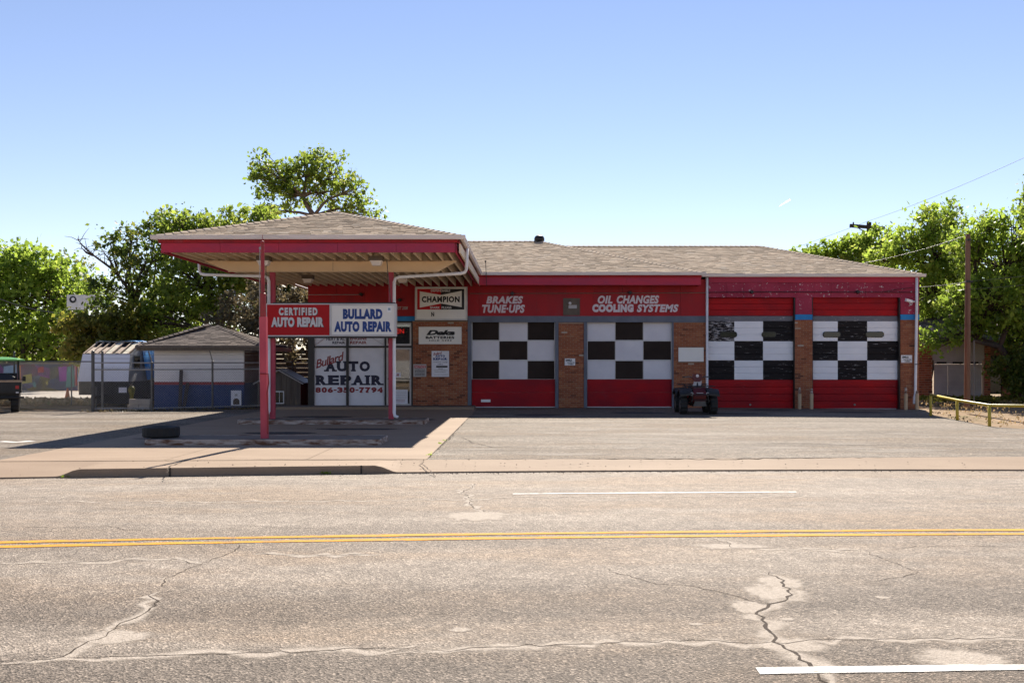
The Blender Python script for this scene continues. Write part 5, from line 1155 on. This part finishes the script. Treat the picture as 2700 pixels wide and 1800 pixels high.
for a, b in ((2464, 2500), (2501, 2545), (2546, 2590)):
    d = obj('garage_leaf', B(PX(a, hY) + .01, PX(b, hY) - .01, hY + .02, hY + .1, -.08, PZ(963, hY)), 'house_white', hs_)
    for i in range(1, 6): obj('board_joint', B(PX(a, hY) + .02, PX(b, hY) - .02, hY + .014, hY + .019, -.08 + .27 * i, -.068 + .27 * i), 'ink_grey', d)
obj('door_beam', B(gd0, gd1, hY - .03, hY + .1, PZ(963, hY), PZ(960, hY)), 'ink_grey', hs_)
obj('transom_wall', B(gd0, gd1, hY + .02, hY + .1, PZ(960, hY) + .01, zt), 'house_white', hs_)
for a, b in ((2470, 2496), (2512, 2539), (2556, 2580)): obj('transom_pane', B(PX(a, hY), PX(b, hY), hY + .005, hY + .015, PZ(958.5, hY), PZ(953.5, hY)), 'dark_void', hs_)
hz = [(hx0 - .6, hY - .5, 2.6), (hx1 + .5, hY - .5, 2.6), (hx1 + .5, hY + 8, 2.6), (hx0 - .6, hY + 8, 2.6)]; h1_, h2_ = Vector((hx0 + 3, hY + 3.7, 4.0)), Vector((hx1 - 3, hY + 3.7, 4.0))
hm_ = MB(); hv = [Vector(p) for p in hz]
for p in ([hv[0], hv[1], h2_, h1_], [hv[1], hv[2], h2_], [hv[2], hv[3], h1_, h2_], [hv[3], hv[0], h1_]): hm_.add(p, [tuple(range(len(p)))])
hr = obj('roof', hm_, 'shingle_old', hs_); shingles([hv[0], hv[1], h2_, h1_], 'shingle_old', hr, .2, .5)
tag(obj('white_block', B(PX(2680, 44), PX(2697, 44), 44, 44.3, -.1, .13), 'paint_white'), 'small white block lying on the grass by the house', 'block')

# ================================================================== TREES AND PLANTS
def leaves(centers, sig, n, size, m, name, parent, kind=None, flat=.8, seed=1, up=.0):
    rg = np.random.default_rng(seed); C_ = np.asarray(centers, float); k = rg.integers(0, len(C_), n)
    sg = np.asarray(sig, float); sg = sg[k] if sg.ndim else np.full(n, sg)
    p = C_[k] + rg.normal(size=(n, 3)) * sg[:, None] * np.array([1, 1, flat])
    a = rg.normal(size=(n, 3)); a[:, 2] -= .5 - up; a /= np.linalg.norm(a, axis=1)[:, None]
    b = rg.normal(size=(n, 3)); b -= a * (a * b).sum(1)[:, None]; b /= np.linalg.norm(b, axis=1)[:, None]
    s = size * (.4 + 1.2 * rg.random(n) ** 1.6)[:, None]; L = a * s; W_ = b * s * .36
    V = np.stack([p - L * .5, p + W_ * .9 - L * .05, p + L * .5, p - W_ * .9 - L * .05], 1).reshape(-1, 3)
    me = bpy.data.meshes.new(name); me.vertices.add(4 * n); me.vertices.foreach_set('co', V.ravel().astype(np.float32))
    me.loops.add(4 * n); me.loops.foreach_set('vertex_index', np.arange(4 * n, dtype=np.int32)); me.polygons.add(n)
    me.polygons.foreach_set('loop_start', np.arange(0, 4 * n, 4, dtype=np.int32)); me.polygons.foreach_set('loop_total', np.full(n, 4, dtype=np.int32))
    at = me.attributes.new('rnd', 'FLOAT', 'FACE'); cl = rg.uniform(0, 1, len(C_))[k]; at.data.foreach_set('value', np.clip(.55 * cl + .45 * rg.uniform(0, 1, n), 0, 1).astype(np.float32))
    me.materials.append(M[m]); me.update(); me.validate(); o = link(name, me, parent); return o
def tree(name, label, Y, base_px, trunk, lobes, clumps, nleaf, size, m='leaf_mid', bark='bark', seed=1, sig=.38, tr=.22, twig=True, cat='tree', group='trees', bare=()):
    """trunk: photo pixels up the stem; lobes: (px,py,rx,ry) in photo pixels at distance Y"""
    rg = random.Random(seed); s = Y / F
    t = thing(name, label, cat, (PX(base_px, Y), Y, -.1), 0, group); mb = MB()
    T = [Vector((PX(base_px, Y), Y, -.1))] + [P(a, b, Y) + Vector((0, rg.uniform(-.4, .4), 0)) for a, b in trunk]
    n = len(T); mb.tube(T, [tr * (1 - .6 * i / (n - 1)) for i in range(n)], 8)
    cs = []; sg = []; tot = sum(l[2] * l[3] for l in lobes)
    for l in lobes:
        dep = max(l[2], l[3]) * s * .9; c = P(l[0], l[1], Y) + Vector((0, rg.uniform(-.5, .5) * dep, 0))
        j = min(range(1, n), key=lambda i: (T[i] - c).length + (3 if T[i].z > c.z else 0)); st = T[j]
        mid = st.lerp(c, .5) + Vector((rg.uniform(-.3, .3), rg.uniform(-.3, .3), rg.uniform(0, .35))) * ((c - st).length * .35)
        limb = [st, st.lerp(mid, .6) + Vector((0, 0, .05)), mid, mid.lerp(c, .6), c]; L0 = tr * .42
        mb.tube(limb, [L0, L0 * .75, L0 * .55, L0 * .4, L0 * .22], 6)
        k = max(3, int(clumps * l[2] * l[3] / tot))
        for _ in range(k):
            while True:
                q = Vector((rg.uniform(-1, 1), rg.uniform(-1, 1), rg.uniform(-1, 1)))
                if q.length < 1: break
            out = rg.random() < .22
            q = q.normalized() * (rg.uniform(1.0, 1.32) if out else q.length ** .5)
            if out and q.z < -.2: q.z *= -.6
            p = c + Vector((q.x * l[2] * s, q.y * dep, q.z * l[3] * s)); cs.append(p); sg.append(sig * (rg.uniform(.3, .55) if out else rg.uniform(.4, 1.0)))
            if twig:
                o = limb[rg.choice((2, 3, 4))]; mb.tube([o, o.lerp(p, .55) + Vector((0, 0, rg.uniform(-.1, .2))), p], [L0 * .28, L0 * .18, .008], 4, False)
    for L in bare:
        q = [P(a, b, Y + rg.uniform(-.15, .15)) for a, b in L]; mb.tube(q, [.085 * (1 - .85 * i / (len(q) - 1)) for i in range(len(q))], 6)
        for a, b in zip(q[:-1], q[1:]):
            for _ in range(3):
                o = a.lerp(b, rg.random()); d = Vector((rg.uniform(-1, 1), rg.uniform(-1, 1), rg.uniform(-.1, 1))) * .7; mb.tube([o, o + d * .5 + Vector((0, 0, .06)), o + d], [.02, .014, .006], 4, False)
    obj('trunk', mb, bark, t, smooth=True); leaves([tuple(c) for c in cs], sg, nleaf, size, m, 'crown', t, seed=seed); return t
tree('round_tree', 'big bright green round tree at the far left', 62, 60, [(62, 980), (60, 900), (70, 820)], [(60, 770, 130, 120), (150, 800, 95, 105), (-40, 800, 120, 130), (20, 705, 80, 55), (115, 720, 75, 55), (195, 840, 55, 65), (80, 900, 150, 55), (-100, 720, 80, 70), (180, 770, 60, 50)], 430, 17000, .30, 'leaf_bright', seed=11, sig=.55)
tree('thin_tree', 'thin pale grey-green tree between the round tree and the bare branched one', 72, 232, [(230, 900), (228, 800)], [(222, 735, 40, 45), (240, 790, 45, 50), (205, 780, 30, 40)], 60, 3000, .2, 'leaf_dark', 'bark_pale', 12, .5, .14)
tree('bare_branched_tree', 'dark tree with bare twisting branches left of the canopy', 48, 420, [(400, 960), (385, 880), (355, 800)], [(345, 610, 50, 28), (285, 640, 38, 22), (330, 690, 60, 45), (410, 610, 55, 35), (390, 700, 60, 60), (300, 760, 60, 40), (250, 835, 75, 45), (310, 870, 90, 50), (225, 890, 50, 55), (400, 790, 70, 60)], 190, 7000, .2, 'leaf_dark', seed=13, sig=.34, tr=.2, bare=[[(355, 800), (330, 750), (300, 712), (270, 690), (245, 672), (225, 655), (210, 638), (204, 628)], [(245, 672), (228, 666), (214, 652)], [(300, 712), (292, 690), (270, 660)], [(330, 750), (345, 700), (340, 660), (352, 620)], [(355, 800), (330, 790), (295, 780), (255, 785)], [(385, 880), (400, 800), (410, 700), (405, 640)]])
tree('yellowing_tree', 'yellow-green low tree over the camper', 46, 300, [(290, 960), (270, 900)], [(240, 862, 65, 28), (212, 890, 42, 50), (290, 870, 60, 38), (335, 840, 45, 38), (265, 925, 85, 38), (350, 915, 70, 38)], 150, 10000, .2, 'leaf_yellow', seed=14, sig=.36, tr=.12)
tree('spreading_tree', 'large dense dark green tree behind the shed and canopy', 47, 560, [(570, 960), (590, 880), (560, 800), (540, 720)], [(500, 600, 65, 40), (560, 640, 90, 70), (455, 640, 55, 50), (640, 592, 85, 40), (700, 578, 40, 22), (520, 740, 110, 80), (620, 720, 90, 70), (450, 810, 80, 70), (560, 830, 90, 45), (690, 700, 60, 70), (400, 850, 60, 60), (480, 900, 90, 40), (480, 585, 40, 25)], 560, 19000, .21, 'leaf_mid', seed=15, sig=.38, tr=.26)
tree('tall_tree', 'tall open-crowned green tree rising above the canopy roof', 54, 836, [(832, 760), (830, 600), (828, 570), (812, 545), (800, 520)], [(705, 480, 45, 48), (800, 450, 70, 45), (880, 462, 48, 42), (693, 445, 26, 40), (925, 505, 35, 42), (845, 505, 75, 35), (755, 520, 50, 35), (950, 545, 40, 26), (985, 570, 35, 16), (740, 470, 50, 45), (830, 430, 45, 30), (715, 555, 40, 18), (900, 560, 40, 22)], 300, 5600, .22, 'leaf_mid', 'bark_pale', 16, .32, .24)
tree('dry_thicket', 'brown dry leafless thicket over the shed roof', 42, 690, [(690, 960), (680, 880)], [(640, 815, 60, 45), (700, 790, 40, 50), (590, 845, 45, 25), (700, 880, 40, 60), (650, 870, 50, 35), (760, 800, 60, 60), (780, 900, 50, 50)], 240, 6500, .16, 'leaf_brown', 'bark_pale', 17, .3, .1, cat='thicket')
tree('shaded_tree', 'dark leafy tree in the gap between shed and shop', 50, 770, [(772, 900), (770, 800), (765, 740)], [(760, 720, 60, 60), (730, 800, 50, 60), (800, 780, 60, 60), (690, 760, 45, 50)], 110, 7500, .2, 'leaf_dark', 'bark', 18, .4, .26)
tree('dense_hedge', 'dense dark hedge row along the side street behind the fence', 66, 40, [(40, 1000)], [(-120, 925, 90, 45), (-20, 915, 90, 50), (80, 920, 90, 45), (170, 925, 80, 40), (250, 915, 80, 50), (340, 920, 90, 50), (430, 915, 80, 55), (520, 915, 80, 60)], 300, 17000, .34, 'leaf_dark', seed=31, sig=.5, tr=.08, cat='hedge', group='hedges')
tree('upright_tree', 'upright bright green tree just right of the shop roof', 50, 2440, [(2450, 960), (2445, 860), (2460, 780), (2465, 700)], [(2440, 600, 52, 48), (2500, 585, 40, 45), (2390, 650, 50, 45), (2335, 690, 45, 35), (2460, 680, 85, 65), (2520, 730, 60, 80), (2440, 780, 80, 55), (2480, 850, 70, 35), (2440, 890, 40, 25)], 430, 14000, .2, 'leaf_bright', seed=21, sig=.38, tr=.2)
tree('spreading_oak', 'wide green tree with a dark leaning trunk over the house', 44, 2690, [(2680, 1010), (2655, 950), (2625, 915), (2590, 890)], [(2600, 605, 50, 40), (2680, 605, 70, 45), (2560, 640, 45, 45), (2650, 700, 110, 80), (2600, 790, 85, 70), (2690, 810, 100, 90), (2545, 800, 55, 55), (2750, 880, 90, 90), (2580, 850, 60, 35), (2760, 700, 80, 80), (2520, 880, 50, 25), (2450, 905, 45, 22)], 600, 20000, .2, 'leaf_bright', seed=22, sig=.38, tr=.26)
tree('yard_hedge', 'dark leafy hedge behind the brick house and right trees', 58, 2560, [(2560, 1000)], [(2440, 860, 70, 60), (2540, 850, 80, 60), (2640, 850, 80, 70), (2740, 850, 80, 80), (2450, 780, 60, 60), (2600, 760, 90, 60), (2700, 760, 70, 60)], 220, 14000, .3, 'leaf_mid', seed=32, sig=.5, tr=.1, cat='hedge', group='hedges')
tree('low_tree', 'low green treetops just above the right roof ridge', 58, 2240, [(2240, 900), (2240, 760)], [(2200, 655, 40, 24), (2260, 655, 38, 32), (2310, 645, 40, 38), (2150, 672, 38, 16), (2240, 690, 60, 30), (2330, 690, 50, 40), (2120, 668, 25, 10)], 150, 9000, .22, 'leaf_bright', seed=23, sig=.36, tr=.15)
tree('edge_tree', 'tall tree reaching in from the right edge', 40, 2800, [(2790, 950), (2780, 800), (2770, 650)], [(2770, 570, 60, 70), (2712, 520, 14, 26), (2735, 600, 40, 40), (2790, 480, 60, 60)], 90, 6500, .18, 'leaf_mid', seed=24, sig=.32, tr=.2)
tree('dark_shrub', 'dark evergreen shrub under the trees by the house windows', 43, 2690, [(2690, 1000)], [(2660, 970, 40, 40), (2720, 960, 50, 60), (2690, 1010, 40, 25)], 60, 5000, .16, 'leaf_dark', seed=25, sig=.3, tr=.06, cat='shrub', group='shrubs')
def tufts(name, label, spots, h, m, n, seed=3, sig=.08, group=None):
    o = leaves([(x, y, z + h * .4) for x, y, z in spots], sig, n, h, m, name, None, seed=seed, up=1.6, flat=.5); return tag(o, label, kind='stuff')
rg = random.Random(4)
sp = [(rg.uniform(12.8, 24), rg.uniform(24.5, 44), -.1) for _ in range(420)]
sp = [p for p in sp if not (p[0] < 13.2 + max(0, (31 - p[1]) * .0) and p[1] > 31 and p[0] < 14.2)]
tufts('dry_grass', 'sparse dry grass on the dirt yard behind the railing', sp, .06, 'grass_dry', 3800)
tufts('verge_grass', 'grassy strip behind the chain link fence', [(rg.uniform(-24, -14.8), rg.uniform(40, 43.2), -.1) for _ in range(300)], .16, 'grass_dry', 6000, 5)
tufts('house_grass', 'green grass strip before the brick house', [(rg.uniform(17.5, 25), rg.uniform(42.5, 46), -.1) for _ in range(260)], .16, 'leaf_yellow', 6000, 6)
tufts('fence_weeds', 'weeds and leaf litter along the fence base', [(-14 + 5 * t + rg.gauss(0, .15), 32.1 + 2.1 * t + rg.gauss(0, .12), -.05) for t in [rg.random() for _ in range(130)]], .07, 'leaf_brown', 2600, 7)
tufts('kerb_weeds', 'small green weeds in the pavement joints', [(-1.66, 19.6, 0), (-1.64, 20.4, 0), (-1.65, 17.2, 0), (-3.1, 15.42, -.12), (-6.9, 14.95, -.12), (13.4, 29.5, -.08), (12.9, 25.3, -.08), (14.3, 27.2, -.08)], .045, 'leaf_bright', 110, 8, .03)
pb_ = MB()
for _ in range(1100):
    x = rg.gauss(0, 2.6) - .3 if rg.random() < .6 else rg.uniform(-9, 10); y = CURB + bend(x) + (-abs(rg.gauss(0, .10)) if rg.random() < .9 else abs(rg.gauss(0, .5))); r = rg.uniform(.004, .013)
    z = road_z(min(CURB, y - bend(x))) if y < CURB + bend(x) else zf(x) * max(0, min(1, (backY(x) - y) / 1.4)) + .004
    pb_.add([(x - r, y - r, z), (x + r, y - r * .7, z), (x + r * .6, y + r, z), (x - r * .8, y + r * .8, z), (x, y, z + r * 1.1)], [(0, 1, 4), (1, 2, 4), (2, 3, 4), (3, 0, 4)], rg.random())
tag(obj('gravel', pb_, 'pebble'), 'loose grit gathered along the kerb line', kind='stuff')

# ================================================================== ACROSS THE ROAD (seen only as reflections in the glass)
rb_ = thing('roadside_building', 'low tan stucco building on the near side of the road', 'building', (-6, -20, -.1))
obj('wall', B(-16, 4, -24, -20, -.1, 3.3), 'shed_side', rb_); obj('lower_wall', B(-16, 4, -19.99, -19.9, -.1, 1.7), 'house_white', rb_); obj('parapet', B(-16.1, 4.1, -24.1, -19.85, 3.3, 3.6), 'wood_brown', rb_)
for i, (bx, by) in enumerate(((10, -19), (20, -24), (-22, -22), (-30, -30))):
    t = thing('roadside_tree', ('leafy street tree opposite the garage doors', 'leafy street tree opposite the railing', 'leafy street tree opposite the camper', 'leafy street tree opposite the left fence')[i], 'tree', (bx, by, -.1), 0, 'trees across the road')
    obj('trunk', MB().tube([(bx, by, -.1), (bx + .2, by, 2.5), (bx, by, 5)], [.25, .2, .1], 8), 'bark', t)
    rr = random.Random(i); leaves([(bx + rr.gauss(0, 2), by + rr.gauss(0, 1.6), 4.6 + rr.gauss(0, 1.5)) for _ in range(70)], .55, 3500, .45, 'leaf_mid', 'crown', t, seed=40 + i)

tag(obj('contrail', MB().tube([P(2053, 545, 4000), P(2068, 535.5, 4000), P(2083.6, 526, 4000)], [.6, 2.6, 3.4], 8), 'contrail'), 'short white contrail low in the sky above the right roof', 'contrail')
